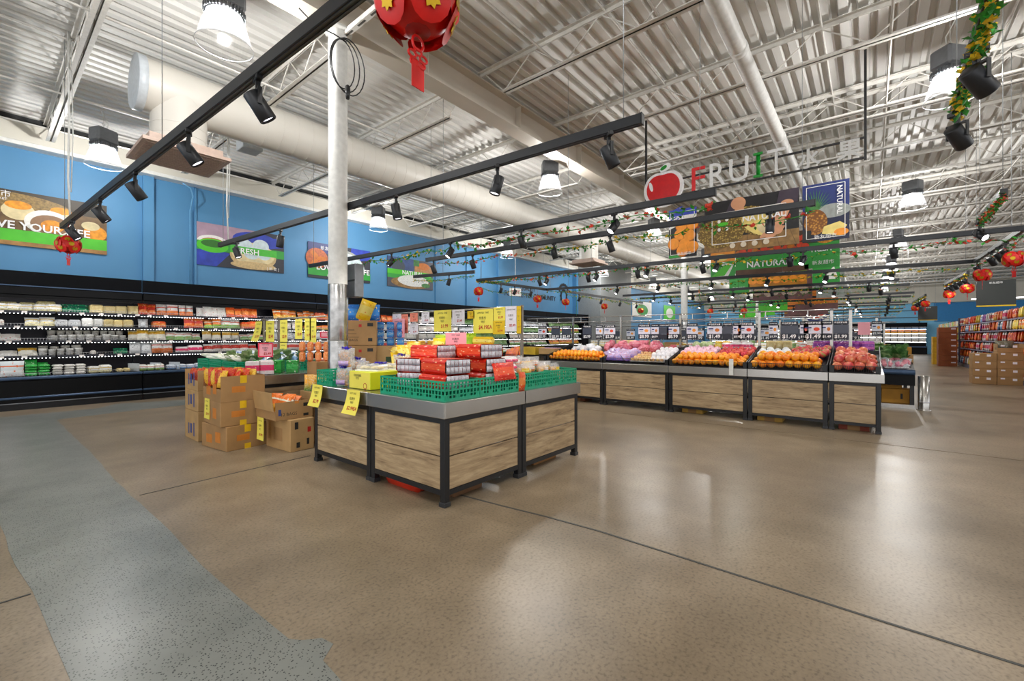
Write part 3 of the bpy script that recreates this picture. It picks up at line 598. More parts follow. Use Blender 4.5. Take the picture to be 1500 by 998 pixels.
# ------------------------------------------------------------------ red paper lanterns
def lantern(label, loc, r=.17):
    g = thing('red_lantern', label, 'lantern', loc)
    core = MB().ball((0, 0, 0), .155, .155, .13, 16, 10).build('lantern_body', RED, g)
    for z, n, off, rad in ((.055, 5, 0, .125), (-.055, 5, .63, .125), (0, 5, .3, .14)):
        for i in range(n):
            a = off+2*PI*i/n; nx = Vector((math.cos(a), math.sin(a), z*7)).normalized(); c = Vector((math.cos(a)*rad, math.sin(a)*rad, z*1.15)); u = nx.cross(Vector((0, 0, 1))).normalized(); v = u.cross(nx)
            p = MB(); P = [tuple(c+nx*.028)]; 
            for k in range(14):
                t = 2*PI*k/14; P.append(tuple(c+u*math.cos(t)*.085+v*math.sin(t)*.085+nx*(.012+.006*math.cos(2*t))))
            p.add(P, [(0, 1+k, 1+(k+1) % 14) for k in range(14)], 0, True); petal = p.build('paper_petal', RED, g)
            s = MB(); Q = []
            for k in range(16):
                t = 2*PI*k/16; rr = .042*(1 if k % 2 else .7); Q.append(tuple(c+u*math.cos(t)*rr+v*math.sin(t)*rr+nx*.029))
            s.plate(Q, .003, nrm=tuple(nx)); s.build('gold_emblem', GOLD, petal)
    MB().lathe([(.0, .135), (.05, .13), (.055, .115)], 12).build('collar', RED2, g); MB().lathe([(.055, -.115), (.05, -.13), (0, -.135)], 12).build('collar', RED2, g)
    MB().tube([(0, 0, .0), (0, 0, .30)], .003, 4).build('string', RED2, g)
    t = MB()
    t.tube([(.028*math.cos(a*PI/6), 0, -.172+.03*math.sin(a*PI/6)) for a in range(13)], .006, 5, cap=False)
    for k in range(5):
        a0 = 2*PI*k/5+.3; cx, cz = .03*math.cos(a0), -.235+.026*math.sin(a0)
        t.tube([(cx+.02*math.cos(a*PI/5), 0, cz+.014*math.sin(a*PI/5)) for a in range(11)], .005, 4, cap=False)
    t.build('knot', RED, g)
    rb = MB()
    for s in (-1, 0, 1): rb.box((s*.022-.011, -.002+.002*s, -.36), (s*.022+.011, .002+.002*s, -.25))
    rb.build('ribbon', RED, g); return g
l0 = lantern('largest red paper lantern with gold emblems, cut by the top of the picture', (.924, 1.16, 2.41)); l0.scale = (.8,)*3
[setattr(c, 'scale', (1, 1, 1.9)) for c in l0.children if c.name.startswith('string')]
for k, f, z, lab in ((1, .05, 2.55, 'red lantern at the end of the first track, before the first banner'), (5, .006, 2.56, 'red lantern hanging at the wall corner of the fifth track'), (7, .86, 2.52, 'red lantern half over the wall lettering'),
        (14, .012, 2.5, 'red lantern hanging before the end of the wall lettering'), (14, .44, 2.5, 'red lantern in front of the grey boxed pillar, high left side'), (14, .97, 2.5, 'red lantern hanging just right of the grey boxed pillar'),
        (8, .15, 2.5, 'big red lantern cut by the right picture edge'), (8, .80, 2.5, 'second red lantern down the right aisle track'), (11, .02, 2.48, 'third red lantern down the right aisle, with ribbons'),
        (11, .78, 2.52, 'fourth red lantern down the right aisle'), (12, .02, 2.54, 'fifth red lantern down the right aisle'), (12, .8, 2.55, 'sixth and smallest red lantern down the right aisle'),
        (22, .2, 2.42, 'distant red lantern beside the white column'), (22, .36, 2.4, 'distant red lantern above the price signs past the column')):
    p = on_track(k, f, 0); p = (p.x, p.y, z)
    r = dup(l0, p, p[0], lab, scale=.78)
    for c in r.children:
        if c.name.startswith('string'): c.scale = (1, 1, (2.835-z)/.234)

st = MB().box((-.06, -1.2, 0), (.06, 1.2, .05), 0, .01).build('strip_light', M('strip_diffuser', '#ffffff', .4, emit=5), None, (29.8, -4.9, 3.05)); tag(st, 'white strip light glowing behind the black aisle sign', 'lamp')
for s_ in (-1, 1): MB().tube([(0, s_, .05), (0, s_, 2.45)], .006, 4).build('suspension_cable', M('wire_grey', '#a9acae'), st)
for x, y, lab in ((.79, 8.55, 'white power cord hanging to the far end of the first track'), (2.65, 8.35, 'white power cord hanging to the far end of the second track')):
    c = MB().tube([(0, 0, 2.6), (.01, 0, 1.4), (.0, .01, .6), (.02, 0, 0)], .012, 6).build('power_cord', WHITE, None, (x, y, 2.905)); tag(c, lab, 'cord'); MB().tube([(.03, .02, 2.6), (.05, .03, 1.2), (.03, .02, .4)], .007, 5).build('second_strand', WHITE, c)
# ------------------------------------------------------------------ banners and signs
class Print:
    """flat printed picture made of thin inked shapes on a board; x across, z up, facing -y"""
    def __init__(s): s.mb = MB(); s.mats = []; s.n = 0
    def mi(s, m):
        if m not in s.mats: s.mats.append(m)
        return s.mats.index(m)
    def poly(s, pts, m):
        s.n += 1; y = -.0006*s.n; k = s.mi(m); a = [(p[0], y, p[1]) for p in pts]
        ar = sum(pts[i-1][0]*pts[i][1]-pts[i][0]*pts[i-1][1] for i in range(len(pts)))
        if ar < 0: a = a[::-1]
        s.mb.add(a, [tuple(range(len(a)))], k); return s
    def rect(s, x0, z0, x1, z1, m): return s.poly([(x0, z0), (x1, z0), (x1, z1), (x0, z1)], m)
    def ell(s, cx, cz, rx, rz, m, a0=0, a1=2*PI, n=22, rot=0, jag=0):
        P = []
        for i in range(n+(0 if a1-a0 > 6.2 else 1)):
            t = a0+(a1-a0)*i/n; k = 1+(jag if i % 2 else -jag); x, z = rx*k*math.cos(t), rz*k*math.sin(t)
            P.append((cx+x*math.cos(rot)-z*math.sin(rot), cz+x*math.sin(rot)+z*math.cos(rot)))
        return s.poly(P, m)
    def line(s, pts, w, m):
        for (x0, z0), (x1, z1) in zip(pts, pts[1:]):
            L = math.hypot(x1-x0, z1-z0) or 1; dx, dz = -(z1-z0)/L*w/2, (x1-x0)/L*w/2
            s.poly([(x0+dx, z0+dz), (x0-dx, z0-dz), (x1-dx, z1-dz), (x1+dx, z1+dz)], m)
        return s
    def frame(s, x0, z0, x1, z1, w, m): return s.line([(x0, z0), (x1, z0)], w, m).line([(x1, z0), (x1, z1)], w, m).line([(x1, z1), (x0, z1)], w, m).line([(x0, z1), (x0, z0)], w, m)
def vor(name, a, b, scale, rough=.5):
    if name in MATS: return MATS[name]
    m = bpy.data.materials.new(name); m.use_nodes = True; nt = NT(m); p = nt.n['Principled BSDF']; p.inputs['Roughness'].default_value = rough
    tc = nt.add('ShaderNodeTexCoord'); v = nt.add('ShaderNodeTexVoronoi'); v.inputs['Scale'].default_value = scale; nt.link(tc.outputs['Object'], v.inputs['Vector'])
    r = ramp(nt, [(0, lin(a)), (.55, lin(b))]); nt.link(v.outputs['Distance'], r.inputs[0]); nt.link(r.outputs[0], p.inputs['Base Color']); MATS[name] = m; return m
LIME = M('banner_lime', '#4fc02a', .5, 0, (4, .1)); GRN = M('banner_green', '#2f9a3a', .5, 0, (2, .1)); DK = M('banner_black', '#1d1c1e', .5); PNAVY = M('banner_navy', '#22306e', .5, 0, (2, .2)); BRN = M('banner_brown', '#6b5130', .5, 0, (6, .35))
STRAW = M('banner_straw', '#8a7040', .5, 0, (22, .5)); PWHITE = M('banner_white', '#eceae4', .5); PCRM = M('banner_cream', '#dccb9c', .5, 0, (6, .2)); YOLK = M('banner_yolk', '#e9951f', .5, 0, (14, .3)); ORB = M('banner_orange', '#f0962a', .5, 0, (9, .14)); ORBD = M('banner_orange_dark', '#c8701a', .5, 0, (9, .14))
SKIN = M('banner_skin', '#d49a74', .5, 0, (6, .1)); SLEEVE = M('banner_sleeve', '#3d3340', .6); DUR = vor('banner_durian', '#d8b85c', '#6b5420', 30); DURF = M('banner_durian_flesh', '#e9d47c', .5, 0, (8, .12)); PINE = vor('banner_pineapple', '#e0a042', '#7a4a18', 26); PLEAF = M('banner_leaf', '#3f7a3c', .5, 0, (14, .4))
PW = M('banner_wood', '#8f6d3c', .5, 0, (9, .35)); TOM = M('banner_tomato', '#d5401f', .5, 0, (7, .2)); GREYP = M('banner_grey', '#9aa09c', .5, 0, (9, .2)); RBLUE = M('banner_blue', '#2a3fa8', .5, 0, (6, .25)); MAUVE = M('banner_mauve', '#a98ea0', .5, 0, (4, .15)); BUN = M('banner_dumpling', '#c9d8dc', .5, 0, (12, .14)); STEAM = M('banner_basket', '#c8ad7c', .5, 0, (18, .18)); MEAT = M('banner_meat', '#b3592a', .5, 0, (16, .4)); RICE = M('banner_noodle', '#dfe0dc', .5, 0, (30, .2))
def banner(label, loc, rz, w, h, pr, back=DK, cables=0, cat='banner'):
    g = thing('hanging_banner' if cables else 'wall_banner', label, cat, loc, rz)
    MB().box((-w/2, 0, 0), (w/2, .018, h), 0, .002).build('board', back, g)
    pr.mb.build('print', pr.mats, g)
    if cables:
        for s in (-.4, .4): MB().tube([(s*w, .009, h), (s*w, .009, 5.5-loc[2])], .003, 4).build('hanging_wire', M('wire_grey', '#a9acae'), g)
    return g
WALLY = 12.57
# bakery banner
p = Print(); w, h = 3.6, 1.04
p.rect(-w/2, .18, w/2, h, BRN).rect(-w/2, .75, w/2, h, M('banner_shadow', '#3a3022', .5)).ell(.35, .8, .9, .2, STRAW).ell(-.9, .85, .5, .15, STRAW)
for cx, cz, r in ((-.95, .62, .28), (-.1, .6, .24), (-1.6, .6, .25), (.55, .66, .22), (1.12, .68, .19)):
    p.ell(cx, cz, r, r*.78, PCRM).ell(cx, cz+r*.5, r*.8, r*.36, YOLK)
p.ell(.95, .5, .33, .25, PWHITE).ell(.97, .47, .27, .19, M('banner_paste', '#8c6a4c', .5)).ell(1.0, .45, .16, .12, YOLK).ell(1.62, .42, .18, .16, YOLK).ell(1.55, .56, .14, .09, PCRM)
p.rect(-w/2, .0, w/2, .1, M('banner_plank', '#a57a44', .5, 0, (6, .3))).rect(-w/2, .08, w/2, .30, LIME)
b = banner('wall banner of egg-yolk pastries with a lime band reading LOVE YOUR LIFE', (-.06, WALLY, 3.04), 0, w, h, p)
text('LOVE YOUR LIFE', .2, WSIGN, b, (.78, -.03, .38), bold=1, width=1.52); text('新友超市', .14, WSIGN, b, (.18, -.03, .95)); text('MARKET', .06, WSIGN, b, (.3, -.03, .85))
# steamed dumplings
p = Print(); w, h = 2.03, 1.04
p.rect(-w/2, 0, w/2, h, M('banner_slate', '#30323c', .5)).poly([(-w/2, .62), (w/2-.6, .7), (.3, h), (-w/2, h)], MAUVE).ell(.3, .78, .55, .22, RBLUE).poly([(.55, .6), (w/2, .7), (w/2, .95), (.6, .9)], RBLUE).poly([(-w/2, 0), (-.6, 0), (-.3, .35), (-w/2, .5)], RBLUE)
p.ell(-.68, .6, .33, .16, PWHITE).ell(-.68, .58, .26, .11, MEAT).rect(-w/2, .38, w/2, .60, GRN).ell(-.68, .5, .34, .17, LIME).ell(-.68, .55, .25, .09, M('banner_dark_green', '#2e6d22', .5))
p.ell(.25, .36, .56, .34, STEAM).ell(.25, .42, .52, .3, PCRM)
for cx, cz, r in ((.02, .62, .2), (.42, .66, .2), (.2, .45, .2), (.5, .45, .18)): p.ell(cx, cz, r, r*.85, BUN)
p.rect(-.3, .40, .82, .58, M('banner_clear_green', '#49b838', .5)).ell(.25, .12, .55, .1, STEAM)
b = banner('wall banner of steamed dumplings with a green band reading FRESH', (4.36, WALLY, 3.05), 0, w, h, p)
text('FRESH', .2, WSIGN, b, (.1, -.03, .47), bold=1); text('[ 新 友 ]', .09, WSIGN, b, (.72, -.03, .08))
# braised dish
p = Print(); w, h = 2.03, 1.04
p.rect(-w/2, 0, w/2, h, M('banner_slate', '#30323c', .5)).rect(-w/2, .75, 0, h, PNAVY).poly([(.3, .6), (w/2, .75), (w/2, h), (.35, h)], RBLUE).ell(-.75, .58, .33, .3, MEAT)
for i in range(12): p.ell(-.75+.25*math.cos(i*2.1)*(.3+.06*i), .58+.2*math.sin(i*2.1)*(.3+.06*i), .08, .06, ORBD)
p.ell(.15, .55, .55, .38, GREYP).ell(.15, .56, .45, .3, BUN).rect(-w/2, .08, w/2, .30, GRN).ell(.55, .4, .25, .3, BUN)
b = banner('wall banner of braised dishes half hidden behind the white column', (7.06, WALLY, 3.03), 0, w, h, p)
text('LOVE COOK LIFE', .2, WSIGN, b, (.1, -.03, .33), bold=1, width=1.75); text('新友超市', .13, WSIGN, b, (-.4, -.03, .9)); text('健康生活', .08, WSIGN, b, (-.3, -.03, .1))
# noodles
p = Print(); w, h = 1.98, 1.02
p.rect(-w/2, 0, w/2, h, M('banner_slate2', '#4a4c58', .5)).poly([(-w/2, .5), (.1, .6), (.1, h), (-w/2, h)], M('banner_bluegrey', '#3a4f80', .5, 0, (4, .3))).ell(-.55, .72, .28, .22, M('banner_jar', '#3f4a55', .5)).rect(.15, .55, w/2, .85, M('banner_crate', '#b5804a', .5, 0, (12, .3))).ell(.55, .82, .28, .13, ORBD).rect(.1, .8, .35, h, PLEAF)
p.rect(-w/2, .40, .9, .6, LIME).rect(-w/2, .3, w/2, .44, GRN).ell(.0, .18, .85, .2, PW).ell(.1, .26, .68, .2, RICE).ell(.65, .14, .2, .08, PLEAF)
b = banner('wall banner of white noodles on a wooden tray reading NATURAL', (9.72, WALLY, 3.02), 0, w, h, p); text('NATURAL', .2, WSIGN, b, (.05, -.03, .52), bold=1)
# wall lettering
LET = M('black_wall_lettering', '#14161c', .5)
t = text('QUALITY', .3, LET, None, (16.56, 12.585, 3.56), bold=1, name='wall_lettering', width=1.2); tag(t, 'black word QUALITY lettered on the blue wall', 'lettering')
t = text('FOR A BETTER COMMUNITY', .3, LET, None, (16.9, 12.585, 3.26), bold=1, name='wall_lettering', width=4.1); tag(t, 'black line FOR A BETTER COMMUNITY lettered on the blue wall', 'lettering')
p = Print()
for i in range(9): a = PI*i/8; p.ell(.42*math.cos(a), .75+.3*math.sin(a), .09, .09, LET)
p.ell(0, .45, .36, .4, LET, jag=.12).ell(0, .45, .2, .25, BLUE)
o = p.mb.build('wall_emblem', p.mats, None, (19.7, 12.588, 3.0)); tag(o, 'black round emblem painted on the blue wall after the lettering', 'emblem')
e = thing('exit_sign', 'white exit sign with red EXIT letters near the wall lettering', 'sign', (14.75, 11.9, 3.06), -.4)
MB().box((-.28, -.03, 0), (.28, .03, .34), 0, .01).build('sign_box', PWHITE, e); text('EXIT', .22, INKR, e, (0, -.034, .17), bold=1, width=.44); MB().tube([(0, 0, .34), (0, 0, 2.44)], .01).build('stem', WHITE, e)
# FRUIT sign: hangs over the first fruit stand, faces the entrance (-x)
f = thing('fruit_sign', 'hanging FRUIT sign with red apple in a thin black frame', 'sign', (7.25, 1.51, 0), FACEX)
fr = MB()
for x in (-1.46, 1.46): fr.box((x-.014, -.014, 3.58), (x+.014, .014, 5.0))
fr.box((-1.46, -.012, 3.60), (1.46, .012, 3.625)).box((-1.46, -.012, 3.86), (1.46, .012, 3.885)); fr.build('frame', BLACK, f)
def ringoutline(fn, n=40): return [fn(2*PI*i/n) for i in range(n)]
def apple(t, k=1.0):
    r = .235*(1-.18*max(0, math.cos(t-PI/2))**6+.05*math.cos(2*t))*k
    return (-1.16+1.12*r*math.cos(t), 3.775+1.2*r*math.sin(t))
MB().plate([(x, -.02, z) for x, z in ringoutline(lambda t: apple(t, 1.2))], .03).build('apple_outline', WSIGN, f)
ap = MB().plate([(x, -.035, z) for x, z in ringoutline(apple)], .015).build('apple', M('apple_red', '#d4121a', .35), f)
MB().plate([(-1.36+.03*math.cos(t)*1.0-.06*math.sin(t)*.3, -.038, 3.83+.08*math.sin(t)) for t in [2*PI*i/16 for i in range(16)]], .003).build('highlight', WSIGN, f)
MB().plate([(-1.13+.09*math.cos(t), -.02, 4.11+.06*math.sin(t)+.03*math.cos(t)) for t in [2*PI*i/16 for i in range(16)]], .02).build('leaf_outline', WSIGN, f)
MB().plate([(-1.13-.02+.055*math.cos(t), -.03, 4.11+.032*math.sin(t)+.018*math.cos(t)) for t in [2*PI*i/16 for i in range(16)]], .01).build('leaf', M('leaf_green', '#0f8f2a', .4), f)
GL = M('sign_green', '#12902c', .4); RL = M('sign_red', '#d5161d', .4); LT = M('letter_face_white', '#e4e4e2', .5)
for ch, x, m, wd in (('F', -.60, RL, .20), ('R', -.315, LT, .23), ('U', -.02, LT, .26), ('I', .24, GL, .05), ('T', .47, LT, .23)):
    me = TXT[(ch, 0 if ch != 'I' else 1)]; s = .36/me['h']
    o = put('letter_'+ch.lower(), me.copy(), f, (x, -.02, 3.81), rot=(PI/2, 0, 0), scale=(wd/me['w'], s, 1)); o.data.materials.clear(); o.data.materials.append(m)
    md = o.modifiers.new('thickness', 'SOLIDIFY'); md.thickness = .02
if True:
    gi = MB()
    gi.box((.18, -.04, 3.955), (.30, -.018, 3.99)).box((.18, -.04, 3.63), (.30, -.018, 3.665)).build('letter_serif', GL, f)
for ch, x in (('水', .85), ('果', 1.30)): text(ch, .3, M('frosted_letter', '#cfcfcc', .4), f, (x, -.02, 3.75), bold=1, width=.28)
# banner row 1 (over the first stand), row 2 and row 3 behind
BX = 9.25
p = Print(); w, h = 1.60, 1.0
p.rect(-w/2, 0, w/2, h, DK).rect(-w/2, 0, w/2, .28, PW)
for i in range(7): p.line([(-.8+.26*i, 0), (-.72+.23*i, .28)], .008, BRN)
p.ell(-.5, .38, .42, .3, DUR, n=40, jag=.02).ell(.12, .52, .42, .26, DUR, n=40, jag=.02, rot=-.45).ell(.2, .44, .36, .19, DURF, rot=-.5).ell(.3, .34, .18, .1, PCRM, rot=-.5).ell(-.05, .72, .22, .08, DUR, n=30, jag=.04, rot=.1)
p.poly([(-.4, .75), (-.3, 1.0), (-.1, 1.0), (-.2, .7)], SLEEVE).ell(-.18, .9, .13, .12, SKIN).ell(-.12, .78, .04, .1, SKIN).ell(-.2, .78, .04, .1, SKIN)
p.poly([(.45, .75), (.5, 1.0), (.8, 1.0), (.78, .7)], SLEEVE).poly([(.5, .74), (.7, .72), (.56, .38), (.38, .4)], SKIN).ell(.62, .76, .1, .06, SKIN).ell(.36, .28, .2, .05, SKIN, rot=.5).ell(.42, .24, .2, .045, SKIN, rot=.6).ell(.46, .31, .1, .1, SKIN)
p.frame(-.65, .16, .6, .76, .014, PWHITE)
for i in range(4): p.ell(-.28+.19*i, .1+.0*i, .05, .05, M('banner_pale_dot', '#d9cdb6', .5))
for x, z in ((-.52, .6), (-.38, .62), (-.52, .44), (-.38, .44)): p.ell(x, z, .03, .035, PWHITE)
p.ell(-.45, .54, .1, .035, LIME)
b = banner('large hanging banner of hands opening a durian above the fruit stand', (BX, 1.78, 2.96), FACEX, w, h, p, cables=5.0); text('NATURAL', .2, WSIGN, b, (.25, -.03, .58), bold=1, width=.7)
p = Print(); w, h = .56, 1.0
p.rect(-w/2, 0, w/2, h, DK).poly([(-w/2, .6), (w/2, .8), (w/2, h), (-w/2, h)], PWHITE).rect(-w/2, .86, w/2, h, RBLUE)
for i in range(6): p.line([(-.28, .66+.06*i), (.0, .80+.05*i)], .025, RBLUE)
p.rect(-w/2, 0, -.02, .06, GRN)
for x, z in ((-.02, .66), (.2, .66), (-.05, .48), (.14, .44), (-.18, .3), (.04, .27), (.2, .2), (.0, .14)): p.ell(x, z-.012, .122, .122, ORBD).ell(x, z, .112, .112, ORB)
p.frame(-.24, .06, .24, .94, .01, PWHITE)
b = banner('hanging banner of whole oranges reading FRESH, left of the durian banner', (BX, 3.01, 2.95), FACEX, w, h, p, cables=5.0); text('FRESH', .1, WSIGN, b, (.02, -.03, .82), bold=1); text('新友超市', .07, WSIGN, b, (.04, -.03, .07))
p = Print(); w, h = .66, 1.0
p.rect(-w/2, 0, w/2, h, M('banner_night', '#1c2440', .5, 0, (3, .3))).rect(-w/2, .55, w/2, h, PNAVY).ell(.1, .5, .25, .12, GREYP)
for i in range(14): a = PI*(.12+.76*i/13); p.poly([(-.16, .52), (-.13, .52), (-.145+.28*math.cos(a), .56+.36*math.sin(a))], PLEAF)
p.ell(-.14, .33, .17, .22, PINE).poly([(-.05, .12), (.2, .06), (.3, .22), (.2, .3), (-.02, .24)], DURF).ell(.22, .12, .1, .06, ORB).rect(-w/2, 0, -.2, .2, DK).frame(-.27, .05, .27, .95, .01, PWHITE)
b = banner('hanging pineapple banner with NATURAL lettered upright', (BX, .60, 2.96), FACEX, w, h, p, cables=5.0); text('NATURAL', .14, WSIGN, b, (.2, -.03, .66), rot=(PI/2, PI/2, 0), bold=1, width=.48); text('新友超市', .08, WSIGN, b, (.0, -.03, .07))
BX2 = 13.0
p = Print(); w, h = 1.64, 1.0
p.rect(-w/2, 0, w/2, h, M('banner_dusk', '#5a3c28', .5, 0, (5, .3))).rect(-w/2, .14, w/2, .48, GRN)
for i in range(16): p.ell(-.75+.1*i, .59+.05*math.sin(i*2.3), .092, .082, BRN).ell(-.75+.1*i, .6+.05*math.sin(i*2.3), .08, .07, TOM if i % 4 else ORBD)
for i in range(12): p.ell(-.7+.13*i, .78+.04*math.sin(i*1.3), .09, .08, TOM if i % 3 else M('banner_herb', '#5d8b2c', .5))
b = banner('hanging tomato banner reading NATURAL behind the durian banner', (BX2, 2.0, 2.95), FACEX, w, h, p, cables=5.0); text('NATURAL', .22, WSIGN, b, (-.05, -.03, .26), bold=1)
p = Print(); w, h = .62, 1.0
p.rect(-w/2, 0, w/2, h, GRN).rect(-w/2, .5, w/2, h, ORB).ell(-.05, .62, .2, .1, DURF).poly([(-.3, .0), (.1, .0), (.28, .4), (0, .5), (-.05, .3)], PWHITE).poly([(-.3, .1), (.05, .12), (.24, .4), (.02, .4), (-.08, .28)], LIME)
banner('hanging green and white banner of sliced orange left of the tomato banner', (BX2, 3.15, 2.86), FACEX, w, h, p, cables=5.0)
p = Print(); w, h = .70, 1.0
p.rect(-w/2, 0, w/2, h, GRN).rect(-w/2, .62, w/2, h, M('banner_darkleaf', '#2c4a22', .5)).ell(.08, .72, .2, .13, vor('banner_mango', '#f6c23a', '#c8801a', 30)).ell(-.2, .85, .12, .06, PWHITE)
b = banner('hanging mango banner reading FRESH on green', (BX2, .92, 2.98), FACEX, w, h, p, cables=5.0); text('FRESH', .15, WSIGN, b, (0, -.03, .45), bold=1); text('新友超市', .11, WSIGN, b, (.03, -.03, .13))
BX3 = 16.4
p = Print(); w, h = 1.64, 1.0
p.rect(-w/2, 0, w/2, h, M('banner_amber', '#b5791f', .5, 0, (4, .3))).rect(-w/2, .34, w/2, .7, M('banner_olive', '#6f8a22', .5, 0, (6, .3)))
for i in range(7): p.ell(-.7+.23*i, .19, .13, .12, ORBD).ell(-.7+.23*i, .2, .12, .11, ORB)
b = banner('hanging citrus banner reading FRESH behind the tomato banner', (BX3, 2.35, 2.95), FACEX, w, h, p, cables=5.0); text('FRESH', .24, WSIGN, b, (.1, -.03, .5), bold=1)
p = Print(); w, h = .68, 1.0; p.rect(-w/2, 0, w/2, h, GRN).poly([(-.1, .1), (.2, .5), (.3, .1)], PWHITE)
banner('hanging green banner with a white leaf shape, right of the citrus banner', (BX3, 1.05, 2.95), FACEX, w, h, p, cables=5.0)
p = Print(); w, h = .62, .9; p.rect(-w/2, 0, w/2, h, GRN); b = banner('hanging green banner left of the citrus banner, low in its row', (BX3, 3.45, 2.8), FACEX, w, h, p, cables=5.0); text('FRESH', .14, WSIGN, b, (0, -.03, .6), bold=1); text('新友超市', .1, WSIGN, b, (0, -.03, .15))
BX4 = 20.0
p = Print(); w, h = 2.0, 1.1
p.rect(-w/2, 0, w/2, h, M('banner_plum', '#6b4a4a', .5, 0, (4, .3)))
for i in range(9): p.ell(-.85+.2*i, .35+.08*math.sin(i*2), .16, .14, M('banner_mushroom', '#b8a494', .5, 0, (6, .2)))
b = banner('hanging mushroom banner reading FRESH, farthest of the readable row', (BX4, 2.7, 2.75), FACEX, w, h, p, cables=5.0); text('FRESH', .28, WSIGN, b, (.1, -.03, .75), bold=1)
p = Print(); w, h = .85, 1.1; p.rect(-w/2, 0, w/2, h, GREYP).ell(0, .6, .33, .2, PWHITE).ell(0, .66, .28, .13, LIME); banner('hanging banner of salad greens in a bowl beside the mushroom banner', (BX4, 1.15, 2.75), FACEX, w, h, p, cables=5.0)
for i, (x, y, w) in enumerate(((24, 3.6, 1.2), (24, 1.9, 1.6), (28, 4.8, 1.4), (28, 2.6, 1.8), (33, 6.2, 1.5), (33, 3.4, 1.8))):
    p = Print(); p.rect(-w/2, 0, w/2, .9, GRN if i % 2 == 0 else ORBD).rect(-w/2, 0, w/2, .3, M('banner_plum', '#6b4a4a') if i % 2 else LIME); banner('distant %s banner, %s of the far hanging row' % ('green' if i % 2 == 0 else 'amber and brown', nth(i)), (x, y, 2.5), FACEX, w, .9, p, cables=5.0)
# aisle signs
def aisle(label, loc, w, h):
    g = thing('aisle_sign', label, 'sign', loc, FACEX); MB().box((-w/2, -.015, 0), (w/2, .015, h), 0, .003).build('board', M('aisle_board', '#1b211d', .4), g)
    MB().box((-w/2, -.017, 0), (w/2, .017, .05*h)).build('yellow_edge', YCARD2, g); text('新友超市', .09*h, WSIGN, g, (0, -.02, h*.91))
    p = Print()
    for i in range(4): p.rect(-w*.3+.03*i, h*(.2+.11*i), w*(.25+.05*(i % 2)), h*(.25+.11*i), M('aisle_leaf', '#2f5a34', .5))
    p.rect(w*.2, h*.08, w*.42, h*.13, WSIGN).mb.build('print', p.mats, g)
    for s in (-.4, .4): MB().tube([(s*w, 0, h), (s*w, 0, 5.5-loc[2])], .004, 4).build('hanging_wire', M('wire_grey', '#a9acae'), g)
aisle('black aisle sign with a yellow bottom edge above the snack gondola', (15.3, -2.3, 2.02), .64, .62); aisle('small distant black aisle sign over the far end of the right aisle', (26.5, -1.95, 2.02), .62, .62)
# ------------------------------------------------------------------ display tables
def table_unit(label, x0, y0, x1, y1, faces, lips=None, h=.8, name='display_table', group=None, bin=None):
    """steel-topped table of black tube with oak panels on the given faces ('x-' towards the entrance, 'y-' towards the right aisle)"""
    g = thing(name, label, 'display table', ((x0+x1)/2, (y0+y1)/2, 0), 0, group); cx, cy = (x0+x1)/2, (y0+y1)/2
    w, d = (x1-x0)/2, (y1-y0)/2; L = .055
    for sx in (-1, 1):
        for sy in (-1, 1):
            a, b = sx*(w-L/2-.004), sy*(d-L/2-.004)
            lg = MB().box((a-L/2, b-L/2, .02), (a+L/2, b+L/2, h-.12), 0, .004).build('leg', BLACK, g)
            MB().box((a-L/2-.006, b-L/2-.006, 0), (a+L/2+.006, b+L/2+.006, .035), 0, .003).build('foot', M('foot_plate', '#2b2d30', .4), lg)
    for sgn, ax in ((-1, 'x'), (1, 'x'), (-1, 'y'), (1, 'y')):
        if ax == 'x':
            a = sgn*(w-.024)
            for z0, z1 in ((.085, .125), (h-.165, h-.125)): MB().box((a-.018, -d+L, z0), (a+.018, d-L, z1)).build('rail', BLACK, g)
        else:
            a = sgn*(d-.024)
            for z0, z1 in ((.085, .125), (h-.165, h-.125)): MB().box((-w+L, a-.018, z0), (w-L, a+.018, z1)).build('rail', BLACK, g)
    MB().box((-w+.01, -d+.01, h-.12), (w-.01, d-.01, h-.004)).build('table_top', STEEL, g)
    for fc in faces:
        for z0, z1 in ((.127, (h-.04)/2-.004), ((h-.04)/2+.006, h-.168)):
            if fc[0] == 'x': sg = -1 if fc == 'x-' else 1; a = sg*(w-.02); b = MB().box((-d+L+.006, -.011, z0), (d-L-.006, .011, z1), 0, .002); o = b.xf(Matrix.Rotation(PI/2, 4, 'Z')).build('wood_panel', WOOD, g, (a, 0, 0))
            else: sg = -1 if fc == 'y-' else 1; a = sg*(d-.02); o = MB().box((-w+L+.006, -.011, z0), (w-L-.006, .011, z1), 0, .002).build('wood_panel', WOOD, g, (0, a, 0))
            if fc[0] == 'x':
                o.data.transform(Matrix.Rotation(-PI/2, 4, 'Z')); o.rotation_euler = (0, 0, PI/2)
    o = .03
    for fc in (lips or faces):
        m = MB()
        if fc == 'x-': m.box((-w-o, -d-(o if 'y-' in (lips or faces) else 0), h-.118), (-w-o+.012, d, h), 0, .003)
        if fc == 'x+': m.box((w+o-.012, -d, h-.118), (w+o, d, h), 0, .003)
        if fc == 'y-': m.box((-w-(o if 'x-' in (lips or faces) else 0)+.0125, -d-o, h-.118), (w, -d-o+.012, h), 0, .003)
        if fc == 'y+': m.box((-w, d+o-.012, h-.118), (w, d+o, h), 0, .003)
        m.build('steel_lip', STEEL, g)
    MB().box((-w-o+.012, -d-o+.012, h-.003), (w, d, h), 0).build('steel_sheet', STEEL, g)
    return g
t1 = table_unit('oak-panelled steel-topped corner table nearest the camera', 2.235, 2.49, 3.195, 3.478, ('x-', 'y-'), name='display_table')
t2 = table_unit('oak-panelled table left of the near corner, hung with yellow price cards', 2.235, 3.484, 3.195, 4.515, ('x-',))
